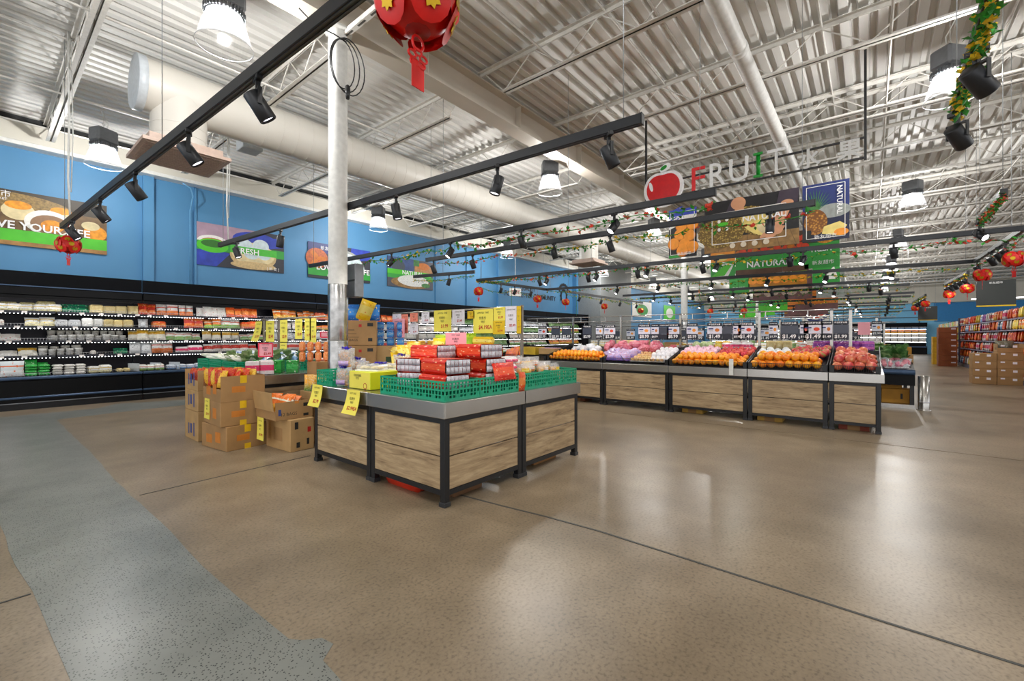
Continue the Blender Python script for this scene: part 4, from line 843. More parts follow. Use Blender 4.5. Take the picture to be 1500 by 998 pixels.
t3 = table_unit('oak-panelled table right of the near corner table', 3.20, 2.49, 4.19, 3.478, ('y-',), lips=('y-', 'x+'))
t4 = table_unit('steel-topped table in the back of the snack island, under yellow bags', 3.20, 3.484, 4.19, 4.515, (), lips=('x+',))
t5 = table_unit('steel-topped table behind the white column, carrying brown cartons', 3.20, 4.53, 4.25, 6.04, (), lips=('x+',))
t6 = table_unit('steel-edged table behind the carton stacks, carrying green crates', 2.2, 6.06, 4.25, 7.1, ('x-', 'y-'))
t7 = table_unit('second steel-edged table behind the carton stacks, nearer the cooler', 2.2, 7.11, 4.25, 8.3, ('x-',))
# things pushed under the near tables
b = MB().pillow(.55, .12, .2, 8, 4).xf(Matrix.Rotation(PI/2, 4, 'X')).build('red_packet', M('red_plastic', '#c8331d', .3, 0, (6, .2)), None, (2.30, 3.13, .055), PI/2); tag(b, 'flat red plastic pack lying under the near corner table', 'packet')
def crate_under(x, y, dx, dy, lab, c='#6b4a2c'):
    o = MB().box((-dx/2, -dy/2, 0), (dx/2, dy/2, .085), 0, .006).build('flat_carton', M('dark_carton'+c, c, .8), None, (x, y, .0)); tag(o, lab, 'carton'); MB().box((-dx/2-.001, -dy*.2, .0), (-dx/2, dy*.2, .07)).build('flap', KRAFTIN, o)
crate_under(2.6, 2.75, .34, .3, 'dark brown flat carton under the front corner of the near table'); crate_under(3.75, 2.75, .4, .26, 'brown flat carton under the table right of the near corner', '#8a6235')
crate_under(2.62, 4.0, .4, .5, 'dark olive flat carton under the table hung with yellow cards', '#5e5226')
for i, (y, c) in enumerate(((4.6, '#6e3f22'), (2.35, '#b08a3a'), (1.2, '#b08a3a'), (.18, '#7a3420'))): crate_under(7.86, y, .3, .34, 'flat carton pushed under the fruit stand, %s from the wall end' % nth(i), c)
# ------------------------------------------------------------------ green crates
def basket(label, x0, y0, x1, y1, z=.80, h=.155):
    g = thing('green_crate', label, 'crate', ((x0+x1)/2, (y0+y1)/2, z)); w, d = (x1-x0)/2, (y1-y0)/2
    def wall(L, flip):
        m = MB(); n = max(5, int(L/.036))
        for k in range(n+1):
            x = -L/2+L*k/n; m.box((x-.006, -.004, 0), (x+.006, .004, h))
        for zz, t in ((.0, .022), (h*.27, .008), (h*.5, .012), (h*.74, .008), (h-.016, .016)): m.box((-L/2, -.0045, zz), (L/2, .0045, zz+t))
        for k in range(n):
            if k % 2 == 0: m.box((-L/2+L*(k+.2)/n, -.0035, h*.5), (-L/2+L*(k+.8)/n, .0035, h*.62))
            if k % 3 == 0: m.box((-L/2+L*(k+.2)/n, -.0035, h*.1), (-L/2+L*(k+.8)/n, .0035, h*.3))
        return m
    for a, rz, L in (((0, -d, 0), 0, 2*w), ((0, d, 0), 0, 2*w), ((-w, 0, 0), PI/2, 2*d), ((w, 0, 0), PI/2, 2*d)): wall(L, 0).build('lattice_wall', GREENP, g, a, rz)
    MB().box((-w, -d, 0), (w, d, .012)).build('bottom', GREENP, g); return g
for a in (('green lattice crate at the front corner of the near table', 2.27, 2.525, 2.655, 2.94), ('second green lattice crate on the left edge, beside the yellow box', 2.27, 2.95, 2.655, 3.36), ('green lattice crate on the right edge under the silver snack stack', 2.665, 2.525, 3.17, 2.90),
          ('green lattice crate holding bread bags on the right edge', 3.27, 2.525, 3.73, 2.90), ('green lattice crate at the far right corner of the near tables', 3.74, 2.525, 4.20, 2.90), ('green lattice crate at the left end, above the first yellow price card', 2.27, 4.20, 2.62, 4.51)): basket(*a)
for a in (('green crate of greens at the cooler end of the vegetable table', 2.22, 7.78, 2.72, 8.26), ('middle green crate of daikon bags on the vegetable table', 2.22, 7.22, 2.72, 7.72), ('green crate of white vegetable bags behind the candy cartons', 2.22, 6.66, 2.72, 7.16), ('green crate of dark bagged greens behind the green boxes', 2.75, 6.62, 3.3, 7.1), ('green crate of dark greens under the paper signs', 2.75, 7.2, 3.3, 7.7)): basket(*a)
# ------------------------------------------------------------------ cartons
def carton(label, loc, w, d, h, rz=0, mat=None, tape='y-', marks=(), opened=False, name='carton', txt=None):
    """w along x, d along y; origin at the bottom centre"""
    mat = mat or KRAFT; g = thing(name, label, 'carton', loc, rz)
    if not opened:
        MB().box((-w/2, -d/2, 0), (w/2, d/2, h), 0, .006).build('box_body', mat, g)
        MB().box((-.004, -d/2+.01, h), (.004, d/2-.01, h+.0008)).build('flap_seam', KRAFTIN, g)
    else:
        t = .006; m = MB(); m.box((-w/2, -d/2, 0), (w/2, d/2, t)).box((-w/2, -d/2, t), (w/2, -d/2+t, h)).box((-w/2, d/2-t, t), (w/2, d/2, h)).box((-w/2, -d/2+t, t), (-w/2+t, d/2-t, h*(.5 if opened == 'cut' else 1))).box((w/2-t, -d/2+t, t), (w/2, d/2-t, h)); m.build('box_body', mat, g)
    if tape:
        MB().box((-.035, -d/2-.0012, h-.085), (.035, -d/2, h)).build('tape_strip', TAPE, g)
        if not opened: MB().box((-.035, -d/2-.0012, 0), (.035, -d/2, .06)).build('tape_strip', TAPE, g)
    for fc, u0, v0, u1, v1, m in marks:
        b = MB()
        if fc == 'y': b.box((u0, -d/2-.001, v0), (u1, -d/2, v1))
        else: b.box((-w/2-.001, u0, v0), (-w/2, u1, v1))
        b.build('printed_mark', m, g)
    if txt: text(txt[0], txt[1], txt[3] if len(txt) > 3 else INKK, g, (txt[2][0], -d/2-.0015, txt[2][1]))
    return g
bm = [('x', -.13, .05, -.09, .22, INK), ('x', .08, .06, .12, .2, INK), ('x', -.03, .08, .04, .2, INK), ('y', -.1, .05, -.04, .18, INK), ('y', .03, .1, .1, .2, INK), ('y', .12, .03, .16, .12, INK)]
for i, (z, h, lab) in enumerate(((0, .365, 'bottom'), (.367, .262, 'middle'), (.631, .25, 'top open'))):
    carton('%s brown carton with blue print in the leftmost stack' % lab, (1.93, 6.68, z), .42, .52, h, 0, KRAFT2, None, bm, 'cut' if i == 2 else False)
om = [('y', -.12, .1, .02, .17, INKO), ('x', -.16, .08, -.04, .2, INKO), ('x', .04, .06, .18, .16, INKO)]
for i, (z, h, lab, dx, rz) in enumerate(((0, .278, 'bottom', .01, .12), (.279, .28, 'middle', 0, -.01), (.56, .29, 'top open', 0, 0))):
    carton('%s brown carton with yellow tape in the middle candy stack' % lab, (1.955+dx, 5.93, z), .46, .60, h, rz, KRAFT, 'y-', om, 'cut' if i == 2 else False)
carton('bottom brown carton of the tray stack beside the oak table', (2.34, 5.31, 0), .28, .56, .362, .06, KRAFT2, None, [('y', -.09, .25, -.05, .33, INKK), ('y', .05, .06, .08, .13, INKK), ('y', -.07, .04, -.03, .1, INKK), ('y', .06, .2, .1, .26, INKR), ('x', -.1, .1, .1, .25, KRAFT)])
tr = carton('open brown carton tray of orange snack bags beside the oak table', (2.29, 5.34, .365), .42, .5, .2, .02, KRAFT, None, [('y', .1, .13, .17, .17, INKK), ('y', -.18, .05, -.15, .12, INK), ('y', .1, .02, .16, .05, INKK), ('y', .0, .17, .05, .2, INKO)], 'cut', txt=('12 BAGS', .05, (-.06, .06)))
MB().box((-.215, -.24, .13), (-.209, .24, .34)).xf(Matrix.Rotation(-.12, 4, 'Y')).build('raised_flap', KRAFT2, tr)
carton('plain brown carton at the foot of the orange pack tower', (2.78, 5.42, 0), .42, .40, .45, 0, KRAFT, None)
carton('pale brown carton with black print under green snack bags', (2.78, 5.42, .452), .38, .36, .17, 0, KRAFT2, None, [('y', -.15, .08, -.12, .13, INKK), ('y', .05, .02, .07, .12, INKK), ('y', .09, .02, .11, .09, INKK), ('y', -.06, .06, .02, .075, INKK)])
carton('brown carton holding the orange packs, behind the green snack bags', (2.84, 5.50, .624), .30, .24, .36, 0, KRAFT, None)
for i, z in enumerate((.803, 1.172)):
    carton('%s of two brown cartons just behind the white column' % ('lower', 'upper')[i], (3.62, 5.86, z), .45, .30, .366, -.68, KRAFT, None, [('y', .10, .28, .18, .33, INKK), ('y', .11, .06, .17, .11, INKK), ('y', -.02, .27, .02, .31, INKR), ('y', -.2, .12, -.02, .125, INKK), ('y', -.2, .17, -.05, .175, INKK), ('y', -.2, .22, -.08, .23, INKK), ('x', -.05, .15, .05, .22, INKR)], txt=('12 BAGS', .05, (-.12, .08)))
carton('low brown open carton under the blue snack boxes behind the column', (3.99, 5.66, .803), .44, .28, .36, -.68, KRAFT2, None, [('y', -.06, .12, .08, .2, M('dark_green_ink', '#24401f', .6))])
# ------------------------------------------------------------------ goods: prototypes
PM = {}
def bagmesh(key, w, h, t, mats, jig=.12, nu=6, nv=6):
    if key not in PM:
        random.seed(hash(key) % 999 if False else sum(map(ord, key))); PM[key] = MB().pillow(w, h, t, nu, nv, jig=jig).mesh(key, mats)
    return PM[key]
def boxmesh(key, w, d, h, mats, ch=.006):
    if key not in PM: PM[key] = MB().box((-w/2, -d/2, 0), (w/2, d/2, h), 0, ch).mesh(key, mats)
    return PM[key]
def tubmesh(key, r, h, mats, n=12):
    if key not in PM: PM[key] = MB().lathe([(r*.86, 0), (r, h*.8), (r*1.06, h*.82), (r*1.06, h*.95), (r*.95, h)], n, cap=True, mi=0).mesh(key, mats)
    return PM[key]
def good(name, me, label, cat, loc, rz=0, lean=0, group=None, scale=None, roll=0):
    o = put(name, me, None, loc, rot=(lean, roll, rz), scale=scale); return tag(o, label, cat, group)
P_ = {
 'white': pk('pack_white', '#e8e6e0', '#d8d4cc', '#9aa3a8', 'mid'), 'whitey': pk('pack_white_yellow', '#ecebe6', '#e8dfae', '#d8b52c', 'low'), 'whiter': pk('pack_white_red', '#eae6e0', '#e8e2da', '#cf3a2a', 'mid'), 'whiteo': pk('pack_white_orange', '#e9e7e2', '#e87a2c', '#d5421c', 'low'),
 'orange': pk('pack_orange', '#e8571c', '#f08a3a', '#f4d8b0', 'mid'), 'red': pk('pack_red', '#c9301c', '#e8792c', '#f1e6d0', 'band'), 'oyw': pk('pack_orange_yellow', '#ee7a22', '#f1b83a', '#f6efd8', 'low'), 'ogw': pk('pack_orange_green', '#ea7a2c', '#8ab23a', '#f2eadb', 'low'), 'gw': pk('pack_white_green', '#eeede6', '#7fae5a', '#d2552a', 'low'),
 'dgreen': pk('pack_dark_green', '#23604a', '#1d8a5a', '#9fb0a0', 'band', .2), 'olive': pk('pack_olive', '#8f8a58', '#b0a266', '#ddd7b0', 'fine'), 'ywhite': pk('pack_yellow_white', '#ebe7d8', '#d1a02a', '#e8d9a8', 'top'), 'greyw': pk('pack_grey_white', '#d5d8dc', '#e6e8ea', '#5b5e66', 'mid'), 'tofu': pk('pack_tofu', '#f2f2ee', '#eae9e4', '#c9c6ba', 'mid'),
 'lid': pk('pack_grey_lid', '#d6d2c8', '#e6e3da', '#a8a398', 'mid'), 'pink': pk('pack_pink', '#e8e0e0', '#e2326a', '#f0c3cd', 'mid'), 'meat': pk('pack_meat', '#ece7e2', '#c9382a', '#e8a898', 'mid'), 'clear': pk('pack_clear', '#cfd6da', '#e8e9ea', '#d5642c', 'low', .15), 'green': pk('pack_green', '#1e9a38', '#35b84c', '#d8e6cc', 'mid'), 'cream': pk('pack_cream', '#e6d9ae', '#d8c488', '#c89a4c', 'fine'),
 'blue': pk('pack_blue', '#1c6fc8', '#2b8ae0', '#e8dc9a', 'mid'), 'yellow': pk('pack_yellow', '#f0c51e', '#f3dc6a', '#e28a2a', 'mid'), 'lime': pk('pack_lime', '#9fc81e', '#c2dc3a', '#6aa01e', 'band'), 'candy': pk('pack_candy', '#d8321a', '#cf2417', '#f2bd30', 'fine'), 'purple': pk('pack_purple', '#8a3a9c', '#c05aa8', '#e8c0dc', 'band'), 'veg': pk('pack_veg', '#3f7a34', '#6f9a4a', '#d5dcc4', 'fine', .35), 'silver': pk('pack_silver', '#8f909a', '#d8d8e0', '#b02c2c', 'fine', .18), 'redfilm': pk('pack_red_film', '#cf2a16', '#e2502a', '#e9a878', 'mid', .2), 'candy_y': pk('pack_candy_yellow', '#e9b52a', '#f0c23a', '#cf2417', 'fine'), 'dark': pk('pack_dark', '#4a4a44', '#6c6a58', '#b0a890', 'fine'), 'violet': pk('pack_violet', '#4a3aa8', '#b8a8d4', '#e87848', 'fine'), 'bluew': pk('pack_blue_white', '#dfe6ee', '#7fa6d6', '#2c5aa8', 'low'),
}
BAG = lambda k, w=.16, h=.2, t=.07: bagmesh('bag_%s_%g_%g' % (k, w, h), w, h, t, P_[k])
BOX = lambda k, w=.16, d=.12, h=.08: boxmesh('tray_%s_%g_%g_%g' % (k, w, d, h), w, d, h, P_[k], .022)
TUB = lambda k, r=.06, h=.08: tubmesh('tub_%s_%g' % (k, r), r, h, P_[k])
# ------------------------------------------------------------------ open cooler along the blue wall
SHZ = (1.765, 1.49, 1.22, .94); CY = 11.6
def cooler(label, x0, w=3.66):
    g = thing('open_cooler', label, 'cooler', (x0+w/2, CY, 0)); a, b = -w/2+.006, w/2-.006
    bd = MB(); bd.box((a, .94, .12), (b, .995, 2.21)).box((a, .07, .12), (b, .94, .54)); bd.build('case_body', COOLI, g)
    MB().box((a, .03, .0), (b, .08, .115)).build('kick_plate', M('kick_plate', '#15161a', .25, .3), g); MB().box((a, .015, .115), (b, .03, .128)).build('kick_trim', M('kick_trim', '#8d9096', .3, .7), g)
    MB().box((a, .03, .13), (b, .07, .52), 0, .01).build('front_panel', COOLB, g)
    MB().box((a, .0, .195), (b, .05, .232), 0, .01).build('bumper_rail', BUMP, g); MB().box((a, .0, .535), (b, .075, .585), 0, .012).build('bumper_top', BUMP, g)
    MB().box((a, .0, 2.04), (b, .94, 2.2), 0, .015).build('canopy', COOLB, g); MB().box((a, -.006, 2.195), (b, .02, 2.215)).build('canopy_highlight', BUMP, g); MB().box((a, .01, 2.03), (b, .03, 2.04)).build('canopy_edge', CHROME, g)  # blue-grey strip on the canopy top edge paints its highlight
    MB().box((a, .07, 2.2), (b, .12, 2.47), 0, .005).build('fascia', FASC, g); MB().box((a, .0, 1.985), (b, .02, 2.04)).build('canopy_lip', COOLB, g); MB().box((a+.08, .03, 2.02), (b-.08, .05, 2.035)).build('added_fill_led', LEDFILL, g)  # glowing strip added out of sight under the canopy to brighten the packs
    f = MB().box((a, .085, .64), (b, .088, .645))
    for i in range(int(w/.045)): f.box((a+.045*i, .085, .585), (a+.045*i+.003, .088, .64))
    f.build('front_wire', CHROME, g, kind='stuff')
    for lv, z in enumerate(SHZ):
        for s in range(3):
            xa, xb = a+s*w/3+.01, a+(s+1)*w/3-.014; dx = .04*(s % 2)
            sh = MB().box((xa, .36, z-.025), (xb, .92, z)).build('shelf', COOLI, g)
            MB().box((xa, .34, z-.03), (xb, .36, z+.012)).build('price_rail', M('price_rail', '#1a1c28', .3), sh)
            ls = MB()
            for i in range(int((xb-xa-.04)/.05)): ls.box((xa+.02+.05*i, .345, z-.042), (xa+.034+.05*i, .358, z-.034))
            ls.build('led_strip', LED, sh, kind='stuff')
            fw = MB().box((xa, .352, z+.05), (xb, .355, z+.054))
            for i in range(int((xb-xa)/.04)): fw.box((xa+.04*i, .352, z+.01), (xa+.04*i+.003, .355, z+.05))
            fw.build('wire_fence', CHROME, sh, kind='stuff'); tg = MB()
            for i in range(2+(s+lv) % 3): t = xa+.12+.28*i+.09*((s+lv*2) % 3); tg.box((t, .336, z-.028), (t+.07, .339, z+.008))
            tg.build('price_tags', M('price_tag', '#eee6e2', .6), sh, kind='stuff')
    MB().box((a-.006, .02, .12), (a+.004, .95, .56)).build('end_divider', COOLB, g)
    return g
cl = cooler('black open cooler section at the far left, under the first banner', -1.5)
for i, lab in enumerate(('black open cooler section under the dumpling banner, with orange packs', 'black open cooler section right of the white column', 'black open cooler section under the noodle banner', 'black open cooler section behind the yellow signs', 'black open cooler section left of the lettering', 'black open cooler section nearest the grey boxed pillar')): dup(cl, (-1.5+3.66*(i+1)+1.83, CY, 0), 0, lab) if i < 5 else None
end = MB().box((20.46, CY-.02, 0), (20.56, 12.58, 2.47), 0, .01).build('cooler_end_panel', FASC, None); tag(end, 'black end panel closing the long cooler at the grey pillar', 'panel')
SHN = ('top', 'second', 'third', 'fourth', 'bottom')
CNT = {}
def run(level, x0, x1, kind, look, shape='bag', w=.17, h=.19, stack=1, lean=-.25, cat='pack', yoff=.0, deep=True):
    z = SHZ[level] if level < 4 else .585; n = max(1, round((x1-x0)/w)); y = CY+(.43 if level < 4 else .22)+yoff
    for i in range(n):
        x = x0+(i+.5)*(x1-x0)/n
        for s in range(stack):
            if s == 0 and i == 0 and stack == 1 and shape != 'bag': h = min(h*1.3, .19)
            if shape == 'bag': me = BAG(kind, w*1.02, min(h*1.12, .25), .07); zz = z+.008; ln = lean
            elif shape == 'flat': me = BOX(kind, w*.94, .2, h); zz = z+.002+s*(h+.002); ln = 0
            elif shape == 'tub': me = TUB(kind, w*.45, h); zz = z+.002+s*(h+.002); ln = 0
            k = (level, look); CNT[k] = CNT.get(k, 0)+1
            good(kind.replace('dgreen', 'dark_green').replace('whitey', 'white').replace('whiter', 'white').replace('whiteo', 'white').replace('oyw', 'orange').replace('ogw', 'orange').replace('ywhite', 'yellow').replace('greyw', 'grey').replace('bluew', 'blue').replace('gw', 'pale_green')+('_bag' if shape == 'bag' else '_tray' if shape == 'flat' else '_tub'), me, '%s %s from the left on the %s cooler shelf' % (nth(CNT[k]-1), look, SHN[level]), cat, (x, y+(.02 if shape == 'bag' else .06)+random.uniform(-.015, .02), zz), random.uniform(-.12, .12), ln+(random.uniform(-.12, .1) if shape == 'bag' else 0), None, random.uniform(.92, 1.16) if stack == 1 else None)
            if shape == 'bag' and deep and s == 0 and level < 4:
                pass
random.seed(11)
R = run
R(0, .0, 1.0, 'whitey', 'white and yellow pack', 'flat', .18, .1); R(0, .0, .95, 'olive', 'olive pack in the back row', 'flat', .24, .15, yoff=.22); R(0, 1.02, 1.4, 'dgreen', 'dark green bag', 'bag', .19, .15, lean=-.6); R(0, 1.42, 1.98, 'cream', 'cream noodle pack', 'flat', .19, .12); R(0, 2.0, 2.16, 'cream', 'tan bag', 'bag', .16, .15)
R(0, 2.18, 2.46, 'red', 'red and white bag', 'bag', .15, .22); R(0, 2.48, 2.86, 'whiteo', 'white bag with orange picture', 'bag', .19, .24); R(0, 2.88, 3.14, 'whiteo', 'orange sausage pack', 'bag', .13, .22); R(0, 3.2, 3.8, 'whiter', 'white pack with round red mark', 'bag', .15, .2); R(0, 3.82, 4.5, 'orange', 'bright orange pack', 'bag', .17, .21); R(0, 4.9, 5.5, 'oyw', 'orange and yellow bag', 'bag', .2, .22); R(0, 5.52, 6.0, 'oyw', 'orange noodle bag', 'bag', .16, .2); R(0, 6.0, 6.7, 'orange', 'orange flat box', 'flat', .24, .14); R(0, 6.8, 8.6, 'orange', 'orange pack past the column', 'bag', .22, .2); R(0, 8.8, 11.5, 'whiter', 'white red pack past the column', 'bag', .26, .2)
R(1, .0, .3, 'whiter', 'white pack', 'flat', .15, .09); R(1, .55, .92, 'whitey', 'white and yellow bag', 'bag', .18, .16, lean=-.5); R(1, .92, 1.3, 'greyw', 'white tray pack', 'flat', .19, .11); R(1, 1.3, 1.62, 'tofu', 'white round-cornered pack', 'flat', .16, .13); R(1, 1.62, 2.06, 'cream', 'cream and white tray', 'flat', .15, .11); R(1, 2.16, 2.34, 'greyw', 'grey and white bag', 'bag', .17, .18); R(1, 2.4, 2.62, 'orange', 'flat bright orange pack', 'flat', .22, .1); R(1, 2.98, 3.34, 'red', 'red orange bag', 'bag', .18, .2); R(1, 3.36, 3.7, 'ogw', 'orange bag with green foot', 'bag', .17, .2); R(1, 3.72, 4.1, 'gw', 'white bag with green foot', 'bag', .19, .19); R(1, 4.12, 4.5, 'orange', 'deep orange box', 'flat', .19, .13); R(1, 4.9, 5.6, 'whiter', 'white red pack', 'bag', .2, .18); R(1, 5.7, 6.4, 'oyw', 'flat orange tray', 'flat', .23, .09); R(1, 6.8, 11.5, 'whiter', 'white pack past the column', 'bag', .3, .18)
R(2, .0, .5, 'whiter', 'white and red bag', 'bag', .25, .14, lean=-.7); R(2, .86, 1.98, 'tofu', 'white noodle tub', 'tub', .13, .085); R(2, .84, 1.96, 'lid', 'grey-lidded tub in the back row', 'tub', .13, .1, 2, yoff=.18); R(2, 2.0, 2.32, 'ywhite', 'yellow and white bag', 'bag', .17, .2); R(2, 2.34, 2.62, 'ywhite', 'white bag with yellow picture', 'bag', .15, .18); R(2, 2.64, 3.3, 'gw', 'white and pale green bag', 'bag', .17, .16, lean=-.5); R(2, 3.32, 3.7, 'ywhite', 'bag with yellow noodles', 'bag', .19, .19); R(2, 3.72, 4.1, 'ywhite', 'yellow topped bag', 'bag', .19, .18); R(2, 4.12, 4.7, 'gw', 'white and green flat pack', 'bag', .2, .15, lean=-.7); R(2, 4.75, 6.4, 'greyw', 'white bag near the paper signs', 'bag', .22, .17); R(2, 6.8, 11.5, 'white', 'white bag past the column', 'bag', .3, .18)
R(3, .0, .46, 'white', 'pale noodle bag', 'bag', .23, .13, lean=-.8); R(3, .46, .72, 'ywhite', 'creased yellow and white bag', 'bag', .22, .16, lean=-.7); R(3, .72, 1.32, 'tofu', 'white tofu tub', 'tub', .12, .1); R(3, .72, 1.32, 'lid', 'grey-lidded tofu tub behind', 'tub', .14, .14, yoff=.18); R(3, 1.42, 1.52, 'whiter', 'small white red pack', 'flat', .1, .07); R(3, 1.74, 2.02, 'dgreen', 'clear bag with green print', 'bag', .24, .14, lean=-.7); R(3, 2.02, 2.4, 'greyw', 'large grey-white bag', 'bag', .19, .24); R(3, 2.4, 2.76, 'whiteo', 'white bag with orange foot', 'bag', .18, .21); R(3, 2.8, 3.3, 'pink', 'pink and white roll pack', 'flat', .25, .11); R(3, 3.34, 4.5, 'meat', 'white tray with red meat', 'bag', .2, .19, lean=-.45); R(3, 4.6, 6.4, 'meat', 'red meat tray near the signs', 'bag', .24, .18); R(3, 6.8, 11.5, 'meat', 'meat tray past the column', 'bag', .3, .18)
R(4, .0, .52, 'clear', 'clear bag with orange label', 'bag', .26, .26, lean=-.15); R(4, .54, .86, 'green', 'green rice bag', 'flat', .16, .05, 4); R(4, .56, .84, 'green', 'upright green rice bag behind', 'bag', .14, .24, yoff=.2); R(4, .88, 1.34, 'white', 'flat white pack in a pile', 'flat', .15, .045, 4); R(4, 1.36, 1.7, 'whitey', 'white boxed noodle pack', 'flat', .17, .1); R(4, 1.78, 2.0, 'cream', 'small cream pack', 'flat', .11, .05); R(4, 2.12, 2.55, 'gw', 'pale yellow pack between dividers', 'flat', .14, .09); R(4, 2.6, 3.3, 'bluew', 'blue and white pack', 'flat', .17, .08); R(4, 3.4, 6.3, 'meat', 'low tray pack', 'flat', .3, .08)
for i, x in enumerate((2.06, 2.42, 2.75)):
    o = MB().box((-.004, -.14, 0), (.004, .14, .16)).build('wire_divider', M('pale_grid', '#c5ccd2', .4, .4), None, (x, CY+.28, .586), .5); tag(o, 'pale wire divider standing on the cooler deck, %s from the left' % nth(i), 'divider')
for lv, kinds in enumerate((('veg', 'greyw', 'veg'), ('greyw', 'veg', 'ogw'), ('veg', 'whiter', 'greyw'), ('veg', 'gw', 'oyw'), ('gw', 'veg', 'oyw'))):
    for j, k in enumerate(kinds): R(lv, 11.6+3*j, 14.4+3*j, k, ('leafy produce bundle', 'white vegetable bag', 'mixed produce bag')[j]+' far along the wall', 'bag', .31, .2, lean=-.4)
# ------------------------------------------------------------------ snack island goods
random.seed(21)
def card(label, loc, rz, w, h, mat, lines, flare=.0, stand=False, cat='price card', name='price_card'):
    """paper card hanging down from z=0; faces -y"""
    g = thing(name, label, cat, loc, rz); m = MB(); n = 5; P = []
    for i in range(n+1):
        v = i/n; yy = -flare*(v**2); k = 1+.12*v*(1 if flare else 0)
        P += [(-w/2*k, yy, -h*v), (w/2*k, yy, -h*v)]
    Q = [(p[0], p[1]+.0025, p[2]) for p in P]; L = len(P)
    m.add(P+Q, [(2*i+2, 2*i+3, 2*i+1, 2*i) for i in range(n)]+[(L+2*i, L+2*i+1, L+2*i+3, L+2*i+2) for i in range(n)], 0, True).build('card', mat, g)
    for s, size, (x, z), c in lines:
        v = -z/h; t = text(s, size, c, g, (x, -flare*v*v-.002, z), rot=(PI/2-math.atan2(2*flare*v, h), 0, 0), bold=1 if c is INKR else 0)
    return g
def price_lines(w, h, price, head='HOT SALE'):
    return [(head, min(h*.11, w*.125), (0, -h*.14), INKK), ('优惠价', min(h*.14, w*.16), (-.02*w, -h*.36), INKK), ('特价', min(h*.12, w*.14), (0, -h*.52), INKK), (price, min(h*.22, w*.24), (w*.12, -h*.76), INKR)]
card('yellow price card at the left end of the near table edge, reading $2.79', (2.178, 4.33, .815), FACEX, .2, .215, YCARD, price_lines(.2, .215, '$2.79'), .05)
card('yellow price card beside the first, on the near table edge, reading $2.99EA', (2.178, 3.66, .812), FACEX, .21, .215, YCARD, price_lines(.21, .215, '$2.99EA'), .055)
card('yellow price card taped to the middle candy carton', (1.722, 6.08, .57), FACEX, .17, .24, YCARD, price_lines(.17, .24, '$1.79'), .004); card('yellow price card hanging on the orange snack tray', (2.065, 5.44, .37), FACEX, .17, .26, YCARD, price_lines(.17, .26, '$1.99'), .006)
# rack between the islands with paper signs
def rack(label, x, y0, y1, posts, z=1.68, zb=.8, name='sign_rack', rails=(0, -.0)):
    g = thing(name, label, 'sign rack', (x, 0, 0))
    for y in posts: MB().box((-.014, y-.014, zb), (.014, y+.014, z+.02)).build('post', M('rack_post', '#8b8378', .35, .7), g)
    for dz in rails: MB().tube([(0, y0, z+dz), (0, y1, z+dz)], .011, 6).build('rail', M('rack_rail', '#a8a39a', .3, .8), g)
    return g
rack('thin metal sign rack on the snack island, hung with yellow and white papers', 4.17, 3.24, 5.85, (3.26, 5.24, 5.82), 1.665, .8, rails=(0,))
rack('thin metal sign rack over the vegetable crates, hung with yellow papers', 3.2, 6.1, 8.4, (6.6, 7.69, 8.28), 1.6, .8, rails=(0,))
for y, w, z0, h, mat, pr, lab in ((4.66, .36, 1.675, .30, YCARD, '$1.99', 'large yellow paper sign, first of the two big ones on the snack rack'), (4.34, .24, 1.668, .2, WCARD, '$3.49', 'white paper sign right of the first big yellow sign'), (4.10, .13, 1.64, .1, YCARD2, '$1.99', 'small deep yellow card between the two big yellow signs'), (3.88, .35, 1.655, .31, YCARD, '$4.19EA', 'large yellow paper sign reading $4.19EA on the snack rack'),
        (3.60, .19, 1.668, .165, YCARD, '$2.99', 'upper small yellow sign beside the $4.19EA sign'), (3.61, .2, 1.502, .17, YCARD2, '$1.99', 'lower deep yellow sign beside the $4.19EA sign'), (3.41, .18, 1.675, .31, WCARD, '$2.49', 'curled white paper sign at the right end of the snack rack'), (3.29, .07, 1.67, .33, YCARD2, '$1.99', 'yellow card edge-on at the right end of the snack rack'),
        (5.03, .17, 1.66, .16, WCARD, '$3.49', 'white paper sign left of the first big yellow sign'), (5.30, .18, 1.655, .13, OCARD, '$1.99', 'small coral card by the rack post'), (5.30, .2, 1.50, .165, WCARD, '$2.99', 'white card hanging under the small coral card'), (5.52, .16, 1.645, .29, OCARD, '$2.99', 'tall coral card left of the rack post'), (5.60, .30, 1.575, .285, PCARD, '$2.99', 'pink paper sign tilted before the coral card'), (5.72, .22, 1.655, .09, WCARD, '$1.79', 'white folded labels at the left end of the snack rack')):
    card(lab, (4.145 if 'pink' not in lab else 4.09, y, z0), FACEX, w, h, mat, price_lines(w, h, pr, 'LIMITED TIME'), 0)
for y, w, h, pr, lab in ((8.45, .28, .36, '$1.99', 'twisted yellow paper sign at the cooler end of the vegetable rack'), (7.98, .33, .36, '$2.49', 'yellow paper sign second from the cooler end of the vegetable rack'), (7.45, .27, .36, '$2.99', 'yellow paper sign, upper of two in one column on the vegetable rack'), (6.92, .24, .31, '$3.49', 'yellow paper sign fourth from the cooler end of the vegetable rack'), (6.62, .2, .33, '$1.79', 'yellow paper sign fifth from the cooler end of the vegetable rack'), (6.46, .2, .36, '$1.49', 'yellow paper sign nearest the white column on the vegetable rack')):
    card(lab, (3.18, y, 1.575), FACEX, w, h, YCARD, price_lines(w, h, pr), .0 if 'twisted' not in lab else .08)
card('yellow paper sign hanging below another on the vegetable rack', (3.18, 7.46, 1.2), FACEX, .25, .3, YCARD, price_lines(.25, .3, '$2.99'), 0)
